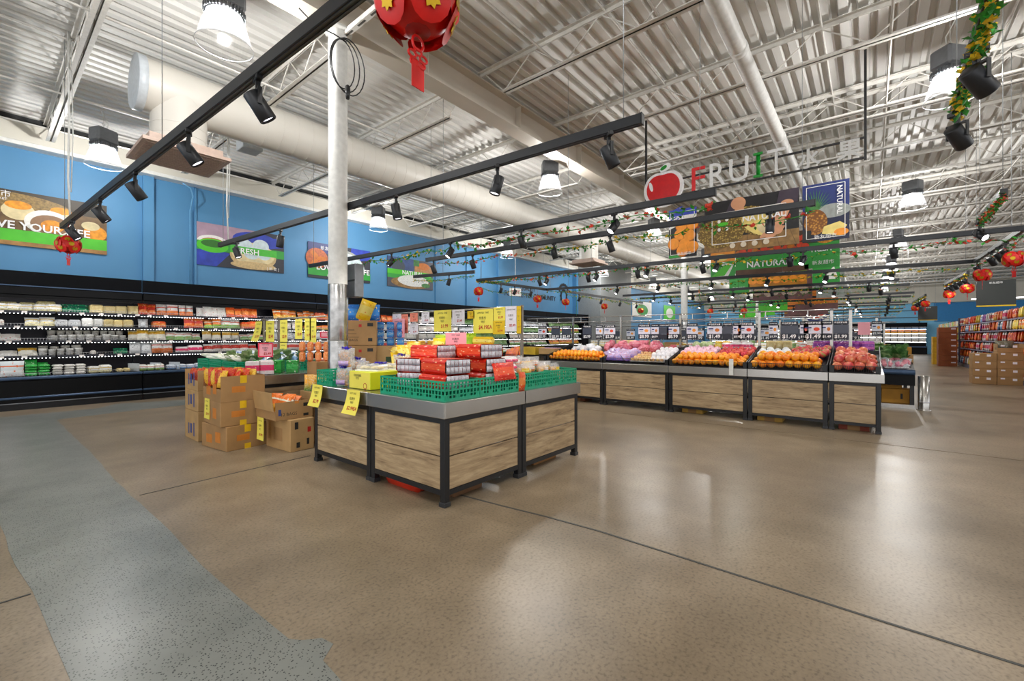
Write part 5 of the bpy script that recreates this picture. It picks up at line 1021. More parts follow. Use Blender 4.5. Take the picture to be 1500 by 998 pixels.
# standing pink signs
def stand_sign(label, loc, rz, w, h, price, border=None):
    g = thing('sign_stand', label, 'sign', loc, rz); MB().box((-w*.4, -.03, 0), (w*.4, .03, .012)).box((-.01, -.005, .01), (.01, .005, .06)).build('stand', WHITE, g)
    MB().box((-w/2, -.006, .05), (w/2, -.003, .05+h)).build('card', PCARD, g)
    if border:
        p = Print(); p.frame(-w/2+.008, .058, w/2-.008, .042+h, .016, border); p.mb.build('border', p.mats, g, (0, -.007, 0))
    for s, size, (x, z), c in price_lines(w, h, price): text(s, size, c, g, (x, -.009, .05+h+z), bold=1 if c is INKR else 0)
stand_sign('pink price sign standing over the red snack stacks, reading $4.79', (2.95, 3.12, 1.125), -.95, .205, .165, '$4.79')
stand_sign('pink price sign with a crimson border over the candy boxes', (2.42, 6.2, .98), -.8, .19, .19, '$2.49', M('crimson_edge', '#d8284a', .5))
stand_sign('small crimson and pink card on the orange pack tower', (2.92, 5.52, 1.235), -.8, .2, .085, '$1.99', M('crimson_edge', '#d8284a', .5))
# red-wrapped rice snack bundles with silver ends
def bundle(label, loc, rz=0, w=.265, d=.33, h=.124, tilt=0):
    g = thing('snack_bundle', label, 'snack pack', loc, rz); g.rotation_euler[0] = tilt
    m = MB(); ch = .022; P = [(-w/2+ch, 0), (w/2-ch, 0), (w/2, ch), (w/2, h-ch), (w/2-ch, h), (-w/2+ch, h), (-w/2, h-ch), (-w/2, ch)]
    m.add([(x, -d/2+.004, z) for x, z in P]+[(x, d/2, z) for x, z in P], [(i, 8+i, 8+(i+1) % 8, (i+1) % 8) for i in range(8)]+[tuple(range(8, 16))], 0, False).build('red_wrapper', P_['redfilm'], g)
    for i in range(6):
        for j in range(2):
            x0 = -w/2+.012+i*(w-.024)/6; z0 = .008+j*(h-.012)/2
            MB().pillow((w-.024)/6*.98, (h-.016)/2, .03, 3, 3, jig=.2).build('silver_pouch', P_['silver'], g, (x0+(w-.024)/12, -d/2+.004, z0))
    MB().box((-w*.3, -d*.2, h), (w*.3, d*.25, h+.001)).build('top_label', P_['candy'], g)
    return g
s0 = bundle('red-wrapped snack bundle with silver end, lower at the front corner crate', (2.44, 2.72, .87))
sn = [((2.445, 2.72, .996), .02, 'red-wrapped snack bundle with silver end, upper at the front corner crate'), ((2.89, 2.72, .86), 0, 'silver-ended snack bundle, bottom of the tall stack'), ((2.90, 2.73, .985), .03, 'silver-ended snack bundle, second of the tall stack'), ((2.89, 2.74, 1.11), -.03, 'silver-ended snack bundle, topmost of the tall stack'),
    ((2.66, 2.98, .86), 0, 'silver-ended snack bundle low between the two stacks'), ((2.66, 3.0, .98), 0, 'silver-ended snack bundle leaning between the two stacks'), ((2.70, 3.14, 1.10), .1, 'snack bundle on top, behind the low silver stack'), ((3.02, 3.15, .86), 0, 'silver-ended bundle behind the tall stack, lower'), ((3.0, 3.15, .98), 0, 'silver-ended bundle behind the tall stack, middle'), ((3.0, 3.16, 1.10), 0, 'silver-ended bundle behind the tall stack, upper')]
for loc, rz, lab in sn: dup(s0, (loc[0]+random.uniform(-.012, .012), loc[1]+random.uniform(-.012, .012), loc[2]), rz+random.uniform(-.13, .13), lab)
dup(s0, (2.5, 3.12, .87), -1.2, 'red-wrapped snack bundle turned sideways in the left crate'); dup(s0, (2.52, 3.14, .99), -1.3, 'red-wrapped snack bundle turned sideways, upper in the left crate')
good('red_packet', bagmesh('redpack', .3, .16, .05, P_['redfilm']), 'glossy red packet leaning over the rim of the right crate', 'packet', (2.98, 2.51, .915), 0, -.25)
good('red_packet', bagmesh('redpack', .3, .16, .05, P_['redfilm']), 'glossy red packet end sticking out at the front corner crate', 'packet', (2.40, 3.02, .95), -.9, -.9)
# clear trays, lime box, cookie bags
def limebox(label, x0, y0, x1, y1, z, h):
    g = thing('lime_box', label, 'box', ((x0+x1)/2, (y0+y1)/2, z)); w, d = (x1-x0)/2, (y1-y0)/2
    MB().box((-w, -d, 0), (w, d, h), 0, .004).build('box_body', M('lime_card', '#d7dd1c', .5, 0, (5, .05)), g); MB().box((-w-.001, -d+.005, .005), (-w, d-.005, h-.005)).build('printed_face', YCARD, g)
    text('COOKIES', .03, INKK, g, (-w-.002, .03, h*.78), rot=(PI/2, 0, -PI/2), bold=1); text('特价', .03, INKK, g, (-w-.002, .03, h*.62), rot=(PI/2, 0, -PI/2)); p = Print(); p.ell(0, 0, .03, .03, INKR).ell(0, 0, .022, .022, YCARD); p.mb.build('red_ring', p.mats, g, (-w-.0022, -d*.55, h*.2), -PI/2); return g
limebox('lime yellow printed box on the left edge of the near table', 2.30, 3.58, 2.80, 3.94, .803, .165); limebox('second lime yellow box behind the first', 2.81, 3.60, 3.12, 3.92, .803, .16)
def cake_tray(label, loc, rz):
    g = thing('cake_tray', label, 'tray', loc, rz); MB().box((-.13, -.09, 0), (.13, .09, .012)).build('base', PWHITE, g); MB().box((-.125, -.085, .013), (.125, .085, .055), 0, .01).build('clear_lid', FILM, g)
    for i in range(4): MB().ball((-.09+.06*i, 0, .03), .028, .06, .018, 8, 5).build('cake', M('cake_cream', '#e6cf9a', .6, 0, (20, .15)), g)
    MB().box((-.05, -.03, .056), (.03, .03, .057)).build('label_card', P_['greyw'], g); return g
k0 = cake_tray('clear tray of cakes lying on the lime box, left', (2.45, 3.78, .969), -1.2); dup(k0, (2.68, 3.74, .969), -1.25, 'clear tray of cakes lying on the lime box, right'); dup(k0, (2.9, 3.7, .966), -1.1, 'clear tray of cakes on the second lime box'); dup(k0, (2.84, 3.36, .88), -.4, 'clear tray behind the left crates'); dup(k0, (2.95, 3.16, 1.222), -.9, 'clear tray under the pink price sign') if False else None
def cookie_bag(label, loc, rz, s=1.0, bow=True):
    g = thing('cookie_bag', label, 'bag', loc, rz); g.scale = (s,)*3; random.seed(len(label))
    for i in range(16):
        MB().ball((random.uniform(-.07, .07), random.uniform(-.05, .05), .025+.012*i*.8), .026, .026, .02, 7, 5).build('cookie', COOK, g)
    MB().pillow(.2, .22, .15, 6, 6, jig=.15).build('bag_film', FILM, g)
    MB().pillow(.12, .05, .03, 3, 3, c=(0, -.072, .03)).build('printed_label', P_['violet'], g)
    if bow:
        m = MB(); m.tube([(0, 0, .2), (0, 0, .235)], .012, 6)
        for i in range(9):
            a = i*.7; R = Matrix.Rotation(a, 3, 'Z') @ Matrix.Rotation(.3+.2*(i % 3), 3, 'Y'); m.add([tuple(Vector((0, 0, .23))+R @ Vector(v)) for v in ((0, -.008, 0), (.045, -.018, .02), (.06, 0, .0), (.045, .018, .02), (0, .008, 0))], [(0, 1, 2, 3, 4), (4, 3, 2, 1, 0)])
        m.build('violet_bow', M('violet_ribbon', '#3a20c8', .4, 0, (30, .2)), g)
    return g
COOK = M('cookie_brown', '#c9924e', .7, 0, (30, .3)); c0 = cookie_bag('clear cookie bag with violet bow on the table edge between crate and lime box', (2.32, 4.06, .803), -1.2, .9)
for loc, rz, lab in (((2.34, 4.06, .99), -1.0, 'clear cookie bag with violet bow, upper one beside the left crate'), ((2.5, 4.14, .88), -.6, 'clear cookie bag behind the table edge beside the lime box'), ((2.62, 4.25, .84), -.9, 'clear cookie bag with violet bow low before the column'), ((2.86, 4.30, .805), -.5, 'clear cookie bag with violet bow in front of the brown cartons'), ((3.05, 4.12, .90), -.7, 'clear cookie bag with violet bow left of the yellow bags'), ((3.10, 3.96, .88), -1.3, 'clear cookie bag with violet bow at the foot of the yellow bags'), ((2.75, 4.05, .82), -.2, 'flat clear cookie bag behind the cake trays')): dup(c0, loc, rz, lab, scale=.9)
# yellow bags, jars, lime bags
for i in range(26):
    r, c = divmod(i, 7); good('yellow_bag', bagmesh('ybag', .17, .24, .09, P_['yellow'], .25), 'crumpled yellow snack bag, %s in the heap before the brown jars' % nth(i), 'bag', (3.28+.1*c+.02*r-.0*r, 4.38-.1*c+.13*(r % 2), .82+.085*r), random.uniform(-1.6, .2), random.uniform(-1.3, -.5), 'yellow bags heaped on the snack island')
jar = None
for i in range(9):
    q, z = i % 3, i//3; lab = 'amber plastic jar, %s of three in the %s row by the rack post' % (nth(q), ('bottom', 'middle', 'top')[z]); loc = (3.95+.06*q, 4.88-.14*q, .803+.148*z)
    if jar is None:
        jar = thing('snack_jar', lab, 'jar', loc); MB().lathe([(.055, 0), (.062, .02), (.062, .115), (.05, .125)], 14, cap=True).build('jar_body', pk('amber_jar', '#b8781e', '#d89a2c', '#7a4a14', 'fine', .15), jar); MB().lathe([(.053, .125), (.053, .145), (0, .146)], 14).build('lid', M('jar_lid', '#d9a02c', .35), jar)
    else: dup(jar, loc, 0, lab)
for i in range(12):
    r, c = divmod(i, 4); good('lime_bag', bagmesh('lbag', .2, .26, .1, P_['lime'], .2), 'lime green snack bag, %s behind the pink price sign' % nth(i), 'bag', (3.72+.09*c, 4.25-.17*c, .84+.13*r), random.uniform(-1.2, -.4), random.uniform(-.9, -.3))
good('blue_tub', tubmesh('bluecap', .05, .08, M('blue_plastic', '#1f56c4', .4)), 'small blue tub beside the lime bags', 'tub', (3.42, 3.86, 1.05)); good('white_tray', boxmesh('wtray', .34, .26, .2, P_['greyw']), 'white tray pack under the pink price sign', 'tray', (2.98, 3.14, 1.219) if False else (3.38, 3.72, .803))
for i, (y, z) in enumerate(((3.74, 1.2), (3.62, 1.1))): good('yellow_pack', boxmesh('ypack', .12, .3, .1, P_['yellow'], .03), 'golden yellow pack lying %s of the lime bags' % ('on top', 'at the right end')[i], 'pack', (3.98, y-.02, z), .1)
for i in range(3): good('lime_stack', bagmesh('lbag', .2, .26, .1, P_['lime'], .2), 'lime bag, %s supporting the golden packs' % nth(i), 'bag', (3.95, 3.82-.14*i, .86+.02*i), -1.3, -.4)
# pink rolls and bread bags on the right edge
for i, (x, y, z) in enumerate(((3.10, 2.70, 1.04), (3.11, 2.72, .97), (3.14, 2.95, 1.0), (3.16, 2.97, .92), (3.10, 2.70, .90))): good('pink_pack', boxmesh('pinkp', .3, .16, .068, P_['pink'], .03), 'pink and white roll pack, %s right of the silver stack' % nth(i), 'pack', (x+.08, y, z), .1)
BR = P_['cream']
for i, (x, y, z) in enumerate(((3.42, 2.66, .85), (3.58, 2.72, .86), (3.36, 2.82, .9), (3.5, 2.84, .92), (3.66, 2.84, .9), (3.78, 2.68, .84), (3.9, 2.76, .85), (3.82, 2.84, .9), (4.02, 2.7, .83))):
    g = thing('bread_bag', 'clear bag of bread rolls, %s in the right edge crates' % nth(i), 'bag', (x, y, z+.06), -.4+.3*(i % 3))
    for kx in (-.05, 0, .05): MB().ball((kx, 0, .05), .036, .05, .036, 8, 6).build('bread_roll', M('bread_crust', '#d9a45c', .6, 0, (14, .25)), g)
    MB().pillow(.2, .13, .1, 5, 5, c=(0, 0, -.005)).build('bag_film', FILM, g); MB().pillow(.09, .05, .02, 3, 3, c=(0, -.05, .03)).build('printed_label', P_['whiteo' if i % 2 else 'yellow'], g)
good('yellow_flap', boxmesh('yflap', .2, .12, .012, YCARD2), 'deep yellow card lying on the bread bags', 'card', (3.42, 2.86, 1.03), .4, .2); good('orange_packet', bagmesh('opk', .09, .17, .05, P_['orange']), 'orange packet hanging in the gap between the two right crates', 'packet', (3.22, 2.52, .80), 0, 0)
# candy cartons: red and yellow packs standing in the open tops
for i in range(30):
    x, y = 1.76+.1*(i % 4)+random.uniform(-.02, .02), 5.70+.075*(i//4)+random.uniform(-.02, .02); good('candy_pack', (bagmesh('candy', .1, .2, .06, P_['candy'], .2) if i % 3 else bagmesh('candyy', .1, .2, .06, P_['candy_y'], .2)), '%s candy pack in the middle open carton, %s row, %s of four' % ('red' if i % 3 else 'yellow', nth(i//4), nth(i % 4)), 'packet', (x, y, .72), random.uniform(-1.8, .3), random.uniform(-.4, .1), 'candy packs in the middle open carton')
for i in range(14): good('candy_pack', bagmesh('candy2', .09, .2, .05, P_['candy'], .2), 'red candy pack in the leftmost open carton, %s row, %s of four' % (nth(i//4), nth(i % 4)), 'packet', (1.76+.1*(i % 4), 6.48+.11*(i//4), .70), -1.5, random.uniform(-.2, .1), 'candy packs in the leftmost open carton')
for i in range(7): good('orange_snack', bagmesh('osn', .15, .24, .09, P_['oyw'], .2), 'orange snack bag in the open tray beside the oak table, %s from the front' % nth(i), 'bag', (2.16+.05*(i % 3), 5.16+.08*(i//2), .42), random.uniform(-1.7, -.9), random.uniform(-.8, -.2), 'orange snack bags in the open tray')
# gift boxes and packs on the steel edge table
for i, (x, y, z) in enumerate(((2.26, 6.2, .803), (2.42, 6.16, .803))):
    good('candy_box', boxmesh('giftr', .16, .1, .18, P_['meat'] if i else P_['pink'], .01), 'red and white candy gift box, %s below the crimson-edged sign' % nth(i), 'box', (x, y, z), -.4)
for i, (x, y) in enumerate(((2.42, 6.42), (2.60, 6.32), (2.78, 6.22), (2.5, 6.6), (2.7, 6.5))): good('green_box', boxmesh('greenbox', .15, .11, .17, pk('green_gift', '#1f9a34', '#2fb24a', '#dff0d8', 'mid'), .006), 'bright green snack box, %s on the steel-edged table' % nth(i), 'box', (x, y, .803), -.6)
for r in range(2):
    for c in range(6): good('orange_pack', boxmesh('orpk', .075, .05, .125, pk('orange_cut', '#e8701c', '#f08a30', '#f6e6d4', 'fine'), .02), 'orange and white fruit pack, %s in the %s row of the pack tower' % (nth(c), ('lower', 'upper')[r]), 'pack', (2.64+.073*c, 5.50-.055*c, .984+.127*r) if False else (2.62+.074*c, 5.60-.062*c, .984+.127*r), -.75)
for i in range(6): good('green_snack', bagmesh('gsn', .13, .2, .07, pk('green_snack_print', '#3aa03a', '#f0b02c', '#f4f0e4', 'fine')), 'green and orange snack bag, %s standing on the pale printed carton' % nth(i), 'bag', (2.64+.085*(i % 3), 5.38+.07*(i//3)-.03*(i % 3), .626), -.7, -.1)
# goods on the cartons behind the column
for r in range(3):
    for c in range(3): good('blue_box', boxmesh('bluebox', .105, .1, .114, pk('blue_snack_print', '#2477cc', '#5aa4e0', '#f2d690', 'mid'), .012), 'blue snack box, %s column, %s row, behind the column' % (nth(c), ('bottom', 'middle', 'top')[r]), 'box', (3.87+.117*c, 5.755-.095*c, 1.166+.12*r), -.68)
good('blue_bag', bagmesh('bbag', .26, .24, .1, P_['blue']), 'blue snack bag standing left on the upper carton behind the column', 'bag', (3.49, 5.96, 1.54), -.8, -.1); good('blue_bag', bagmesh('bbag', .26, .24, .1, P_['blue']), 'blue snack bag standing right on the upper carton behind the column', 'bag', (3.73, 5.78, 1.54), -.8, -.05); good('chip_bag', bagmesh('cbag', .22, .31, .12, P_['yellow']), 'yellow chip bag tilted on the upper carton behind the column', 'bag', (3.60, 5.82, 1.545), -.8, -.1, roll=.35); good('blue_bag', bagmesh('bbag2', .2, .3, .12, P_['blue']), 'tall blue bag left of the blue snack boxes', 'bag', (3.80, 5.88, 1.166) , -.8)
# vegetables in the crates
def daikon(key='daikon'):
    if key not in PM: PM[key] = MB().tube([(-.2, 0, 0), (-.12, 0, .004), (0, 0, .008), (.12, 0, .004), (.2, 0, 0)], [.012, .035, .042, .038, .015], 8).mesh(key, fruitm('daikon_skin', '#e9e6dc', '#f1efe6', '#cfd8a8'))
    return PM[key]
for i in range(26): good('daikon', daikon(), 'white daikon root in the green crates, %s row, %s of five' % (nth(i//5), nth(i % 5)), 'vegetable', (2.40+.06*(i % 5), 6.8+.24*(i//5)*1.1, .955+.03*(i % 2)), random.uniform(-.5, .4), 0, 'daikon roots in the green crates', None, .2)
def leafy(key, n=26, col=('#3c7a34', '#5d9a44', '#a8c47a'), s=.16):
    if key not in PM:
        random.seed(len(key)); m = MB()
        for i in range(n):
            R = Matrix.Rotation(random.uniform(0, 6.3), 3, 'Z') @ Matrix.Rotation(random.uniform(.3, 1.3), 3, 'X'); L = s*random.uniform(.6, 1.1); w = L*.35
            m.add([tuple(R @ Vector(v)) for v in ((0, 0, 0), (w, .02, L*.5), (w*.6, .05, L), (-w*.6, .05, L), (-w, .02, L*.5))], [(0, 1, 2, 3, 4)], 0)
        m.ball((0, 0, s*.25), s*.42, s*.42, s*.3, 8, 6, jig=.2); PM[key] = m.mesh(key, fruitm(key+'_leaf', *col))
    return PM[key]
for i in range(9): good('leafy_greens', leafy('greens', 26, ('#4d6e3e', '#7f9a62', '#b8c69c')), 'bunch of leafy greens in the green crates, %s from the near end' % nth(i), 'vegetable', (2.35+.2*(i % 5)+random.uniform(-.05, .05), 6.75+.33*(i//5), .95), random.uniform(0, 6), 0, 'leafy greens in the green crates', .9)
for i in range(20): good('bagged_greens', bagmesh('bgr', .22, .3, .08, P_['dgreen' if False else 'bluew'], .2), 'white and blue vegetable bag behind the daikon crate, %s row, %s of four' % (nth(i//4), nth(i % 4)), 'bag', (2.5+.22*(i % 4), 6.75+.3*(i//4), .93), random.uniform(-1.4, -.6), -1.1, 'blue and white vegetable bags')
# ------------------------------------------------------------------ fruit stands
random.seed(33)
FX0, FX1 = 7.585, 9.68
SEG = (('at the cooler end', 6.58, 5.28), ('of oranges nearest the cooler', 5.27, 3.97), ('with violet net bags and white pears', 3.96, 2.71), ('of large oranges in the middle', 2.70, 1.485), ('of the largest oranges', 1.475, .462), ('of pomegranates at the aisle end', .452, -.115))
ZF, ZB = .83, 1.06
def zs(x): return ZF+(x-FX0)/(8.6-FX0)*(ZB-ZF)
for nm, ya, yb in SEG:
    g = table_unit('oak-panelled fruit stand section '+nm, FX0, yb, FX1, ya, ('x-',), lips=('x-',) if yb > 0 else ('x-', 'y-'), name='fruit_stand')
    cx, cy = (FX0+FX1)/2, (ya+yb)/2; a, b = yb-cy+.01, ya-cy-.01; xf = FX0-cx
    MB().add([(xf+.03, a, ZF-.02), (8.6-cx, a, ZB-.02), (8.6-cx, b, ZB-.02), (xf+.03, b, ZF-.02), (xf+.03, a, ZF-.026), (8.6-cx, a, ZB-.026), (8.6-cx, b, ZB-.026), (xf+.03, b, ZF-.026)], [(0,1,2,3), (7,6,5,4), (0,4,5,1), (3,2,6,7)]).build('sloped_tray', BLACK, g)
    MB().box((8.6-cx, a, .8), (8.62-cx, b, 1.09)).build('tray_back', BLACK, g); MB().box((8.62-cx, a, 1.06), (9.1-cx, b, 1.08)).build('upper_shelf', M('dark_shelf', '#3a3c40', .4), g)
    f = MB(); f.box((xf-.005, a, .895), (xf+.003, b, .902)).box((xf-.005, a, .802), (xf+.003, b, .81)); n = int((b-a)/.024)
    for i in range(n+1): y = a+(b-a)*i/n; f.box((xf-.003, y-.0018, .81), (xf+.001, y+.0018, .895))
    f.build('wire_front', WIRE, g, kind='stuff')
    for y in (a, b):
        MB().add([(xf, y-.006, .80), (xf, y-.006, .905), (8.6-cx, y-.006, ZB+.09), (8.6-cx, y-.006, .8), (xf, y+.006, .80), (xf, y+.006, .905), (8.6-cx, y+.006, ZB+.09), (8.6-cx, y+.006, .8)], [(0,3,2,1), (4,5,6,7), (1,2,6,5), (0,1,5,4)]).build('divider', BLACK, g)
        MB().box((xf-.008, (y if y == a else y-.05), .805), (xf-.002, (y+.05 if y == a else y), .895), 0, .004).build('corner_plate', BLACK, g)
hp = MB().box((-.006, -.032, 0), (.006, .032, .26), 0, .004).build('label_holder', WHITE, None, (7.535, 1.70, .69), 0); tag(hp, 'white upright label holder clipped to the fruit stand rail', 'label holder')
def fruitmesh(key, r, mat, nu=12, nv=8, calyx=None, sq=1.0):
    if key not in PM:
        m = MB().ball((0, 0, 0), r, r, r*.94*sq, nu, nv); 
        if calyx: m.lathe([(r*.16, r*.88), (r*.2, r*1.02), (r*.1, r*.93)], 7, mi=1)
        PM[key] = m.mesh(key, [mat, calyx or mat])
    return PM[key]
ORM = fruitm('orange_peel', '#e88a0c', '#f29a14', '#f6ac22', .4, 4); ORM2 = fruitm('deep_orange_peel', '#e07a10', '#ee8f14', '#f2b01c', .4, 3)
POM = fruitm('pomegranate_skin', '#b5332c', '#d4694e', '#e6a87a', .35, 2.2); CAL = M('calyx_brown', '#8a3a2a', .7)
def heap(nm, name, cat, mesh, d, ya, yb, rows, lab, layers=2, x0=None, start=0, yscale=1.0, sc=None, lift=0):
    x0 = x0 or FX0+.055
    for L in range(layers):
        for r in range(rows-L*1):
            n = int((ya-yb-.05)/d)-(L+r) % 2
            for i in range(n):
                x = x0+d*.87*(r+.5*L)+random.uniform(-.006, .006)+.004; y = ya-.03-d/2-((L+r) % 2)*d/2-i*d+random.uniform(-.006, .006)
                z = zs(x)-.018+d*.5+L*d*.78+random.uniform(-.004, .012)+lift
                o = good(name, mesh, '%s, %s %s row, %s from the left' % (lab, 'upper' if lift or L else 'lower', nth(r), nth(i)), cat, (x, y, z), random.uniform(0, 6), random.uniform(-.9, .9), nm, sc)
heap('oranges heaped nearest the cooler', 'orange', 'orange', fruitmesh('orange_s', .041, ORM), .083, 5.27, 3.97, 5, 'small orange nearest the cooler', 1)
heap('oranges heaped in the middle stand', 'orange', 'orange', fruitmesh('orange_m', .047, ORM), .095, 2.70, 1.485, 5, 'orange in the middle stand heap', 1)
heap('largest oranges', 'orange', 'orange', fruitmesh('orange_l', .057, ORM2), .113, 1.475, .462, 4, 'large yellow orange beside the pomegranates', 1)
heap('largest oranges', 'orange', 'orange', fruitmesh('orange_l', .057, ORM2), .113, 1.40, .52, 3, 'large yellow orange beside the pomegranates', 1, FX0+.11, lift=.085)
heap('oranges heaped nearest the cooler', 'orange', 'orange', fruitmesh('orange_s', .041, ORM), .083, 5.2, 4.02, 4, 'small orange nearest the cooler', 1, FX0+.1, lift=.062)
heap('oranges heaped in the middle stand', 'orange', 'orange', fruitmesh('orange_m', .047, ORM), .095, 2.62, 1.55, 3, 'orange in the middle stand heap', 1, FX0+.11, lift=.07)
heap('pomegranates at the aisle end', 'pomegranate', 'pomegranate', fruitmesh('pome', .062, POM, calyx=CAL), .125, .452, -.10, 6, 'blushed pomegranate in the aisle end bin', 1)
heap('pomegranates at the aisle end', 'pomegranate', 'pomegranate', fruitmesh('pome', .062, POM, calyx=CAL), .125, .43, -.06, 5, 'blushed pomegranate in the aisle end bin', 1, FX0+.11, lift=.09)
# bags and trays of the mixed section
for i in range(22): good('net_bag', bagmesh('netb', .17, .2, .11, P_['violet'], .25), 'violet net bag of fruit in the mixed section, %s row, %s of five' % (nth(i//5), nth(i % 5)), 'bag', (7.68+.13*(i//5), 3.88-.1*(i % 5), zs(7.68+.13*(i//5))+.0), random.uniform(-2, 0), -.9, 'violet net bags in the mixed section')
per = None
for i in range(16):
    r, c = divmod(i, 4); loc = (7.70+.15*r, 3.37-.16*c, zs(7.70+.15*r)-.01); lab = 'tray of pale persimmons, %s row %s in the mixed section' % (nth(r), nth(c))
    if per is None:
        per = thing('fruit_tray', lab, 'tray', loc, .0); MB().box((-.07, -.075, 0), (.07, .075, .012)).build('tray_base', PWHITE, per)
        for a in (-.035, .035):
            for b in (-.037, .037): MB().ball((a, b, .04), .034, .034, .027, 8, 6).build('persimmon', fruitm('persimmon_skin', '#d9a05c', '#e6bf86', '#f0dcae', .35), per)
    else: dup(per, loc, random.uniform(-.1, .1), lab)
for i in range(24): good('wrapped_pear', fruitmesh('pear', .05, fruitm('foam_net', '#d8d6da', '#ebe9ee', '#f6f4f6', .6, 9), 9, 7, sq=1.15), 'white foam-wrapped pear beside the persimmons, %s row, %s of four' % (nth(i//4), nth(i % 4)), 'pear', (7.72+.1*(i//4), 3.02-.085*(i % 4)+.03*((i//4) % 2), zs(7.72+.1*(i//4))+.04+.04*((i//4) % 2)), 0, random.uniform(-.6, .6), 'foam-wrapped pears')
# back rows behind the front heaps
RAP = fruitm('red_apple_skin', '#a81a24', '#cf2f33', '#e2806a', .3, 3); PAP = fruitm('pink_wrapped_apple', '#d98aa4', '#ecc2d2', '#f4e2ea', .5, 5); WRP = fruitm('white_wrap', '#cfd4d8', '#e9ecee', '#f6f6f6', .5, 6); DRG = fruitm('dragonfruit_skin', '#b8204e', '#d84a5c', '#8fae4a', .4, 4)
def backrow(mesh, name, cat, ya, yb, d, lab, grp, x0=8.12, rows=3, lift=.05, lean=0):
    for r in range(rows):
        n = int((ya-yb)/d)
        for i in range(n): x = x0+d*.9*r; good(name, mesh, '%s, %s row, %s from the left' % (lab, nth(r), nth(i)), cat, (x, ya-d*(i+.5)-(r % 2)*d*.3, zs(x)+lift+.02*(i % 2)), random.uniform(0, 6), random.uniform(-.5, .5)+lean, grp)
WB = bagmesh('whiteplastic', .2, .16, .14, M('white_plastic_bag', '#e6e8ee', .25, 0, (12, .1)), .3)
backrow(WB, 'plastic_bag', 'bag', 5.0, 4.2, .2, 'crumpled white plastic bag behind the cooler end oranges', 'white plastic bags behind the oranges', 8.1, 2, 0, -.7)
backrow(bagmesh('redgrape', .18, .18, .12, pk('red_fruit_bag', '#a82a38', '#d86a80', '#f0e0e4', 'fine'), .25), 'fruit_bag', 'bag', 4.3, 3.1, .17, 'clear bag of red fruit behind the violet bags', 'bags of red fruit', 8.22, 3, .02, -.6)
backrow(bagmesh('cherry', .15, .1, .06, pk('cherry_box', '#a81c30', '#c84a58', '#e8d0d4', 'fine'), .2), 'fruit_box', 'box', 3.1, 2.75, .12, 'small box of dark cherries behind the foam pears', 'cherry boxes', 8.3, 2, .02, -.9)
backrow(fruitmesh('pinkapple', .06, PAP), 'wrapped_apple', 'apple', 2.68, 2.05, .115, 'pink foam-wrapped apple behind the middle oranges', 'pink wrapped apples', 8.12, 4, .05)
backrow(fruitmesh('redapple', .046, RAP), 'red_apple', 'apple', 2.05, 1.5, .09, 'red apple behind the middle oranges', 'red apples', 8.12, 5, .05)
backrow(fruitmesh('whitewrap', .055, WRP), 'wrapped_melon', 'melon', 1.45, 1.0, .11, 'white wrapped fruit behind the largest oranges', 'white wrapped fruit', 8.14, 3, .06)
backrow(fruitmesh('dragon', .06, DRG, calyx=PLEAF), 'dragonfruit', 'dragonfruit', 1.0, .47, .125, 'pink dragonfruit behind the largest oranges', 'dragonfruit', 8.14, 4, .06)
# produce on the narrow upper shelf and the far side
def shelfrow(mesh, name, cat, ya, yb, d, lab, grp, x=8.8, z=1.082, lean=-.2, zz=0):
    n = max(1, int((ya-yb)/d))
    for i in range(n): good(name, mesh, '%s, %s from the left' % (lab, nth(i)), cat, (x+.05*(i % 2), ya-d*(i+.5), z+zz), random.uniform(-2, -1), lean, grp)
LB = fruitmesh('lettuce', .075, fruitm('lettuce_leaf', '#9ab86a', '#c2d49a', '#e4e8c8', .5, 5), 10, 7)
shelfrow(LB, 'lettuce', 'lettuce', 2.66, 2.3, .12, 'pale green lettuce on the upper shelf', 'lettuces on the upper shelf', lean=0, zz=.06)
shelfrow(bagmesh('yveg', .14, .14, .08, P_['yellow']), 'yellow_pack', 'pack', 2.28, 2.0, .13, 'small yellow pack on the upper shelf', 'yellow packs on the upper shelf')
shelfrow(BOX('pink', .18, .14, .11), 'pink_pack', 'pack', 2.12, 1.6, .16, 'pink wrapped pack on the upper fruit shelf', None, lean=0)
shelfrow(bagmesh('mixv', .14, .15, .08, P_['cream']), 'vegetable_bag', 'bag', 1.42, .95, .13, 'mixed vegetable bag on the upper shelf', 'mixed vegetable bags')
shelfrow(bagmesh('gpk', .12, .13, .07, P_['gw']), 'green_pack', 'pack', .93, .72, .12, 'pale green pack on the upper shelf', 'green packs on the upper shelf')
shelfrow(BOX('purple', .17, .14, .15), 'purple_box', 'box', .72, -.08, .15, 'purple berry box on the upper shelf', None, lean=0)
c = carton('brown carton on the upper shelf above the foam pears', (8.86, 3.05, 1.082), .2, .32, .11, 0, KRAFT, None)
shelfrow(BOX('ywhite', .1, .1, .09), 'yellow_pepper_box', 'box', 2.98, 2.72, .09, 'yellow pepper pack beside the brown shelf carton', 'yellow pepper packs', lean=0)
shelfrow(bagmesh('palev', .16, .14, .08, P_['whitey']), 'vegetable_bag', 'bag', 4.9, 4.3, .16, 'pale vegetable bag on the cooler end of the upper shelf', 'pale vegetable bags')
shelfrow(bagmesh('mixv', .14, .15, .08, P_['cream']), 'vegetable_bag', 'bag', 4.3, 3.3, .16, 'tan fruit bag on the upper shelf behind the red fruit', 'tan fruit bags')
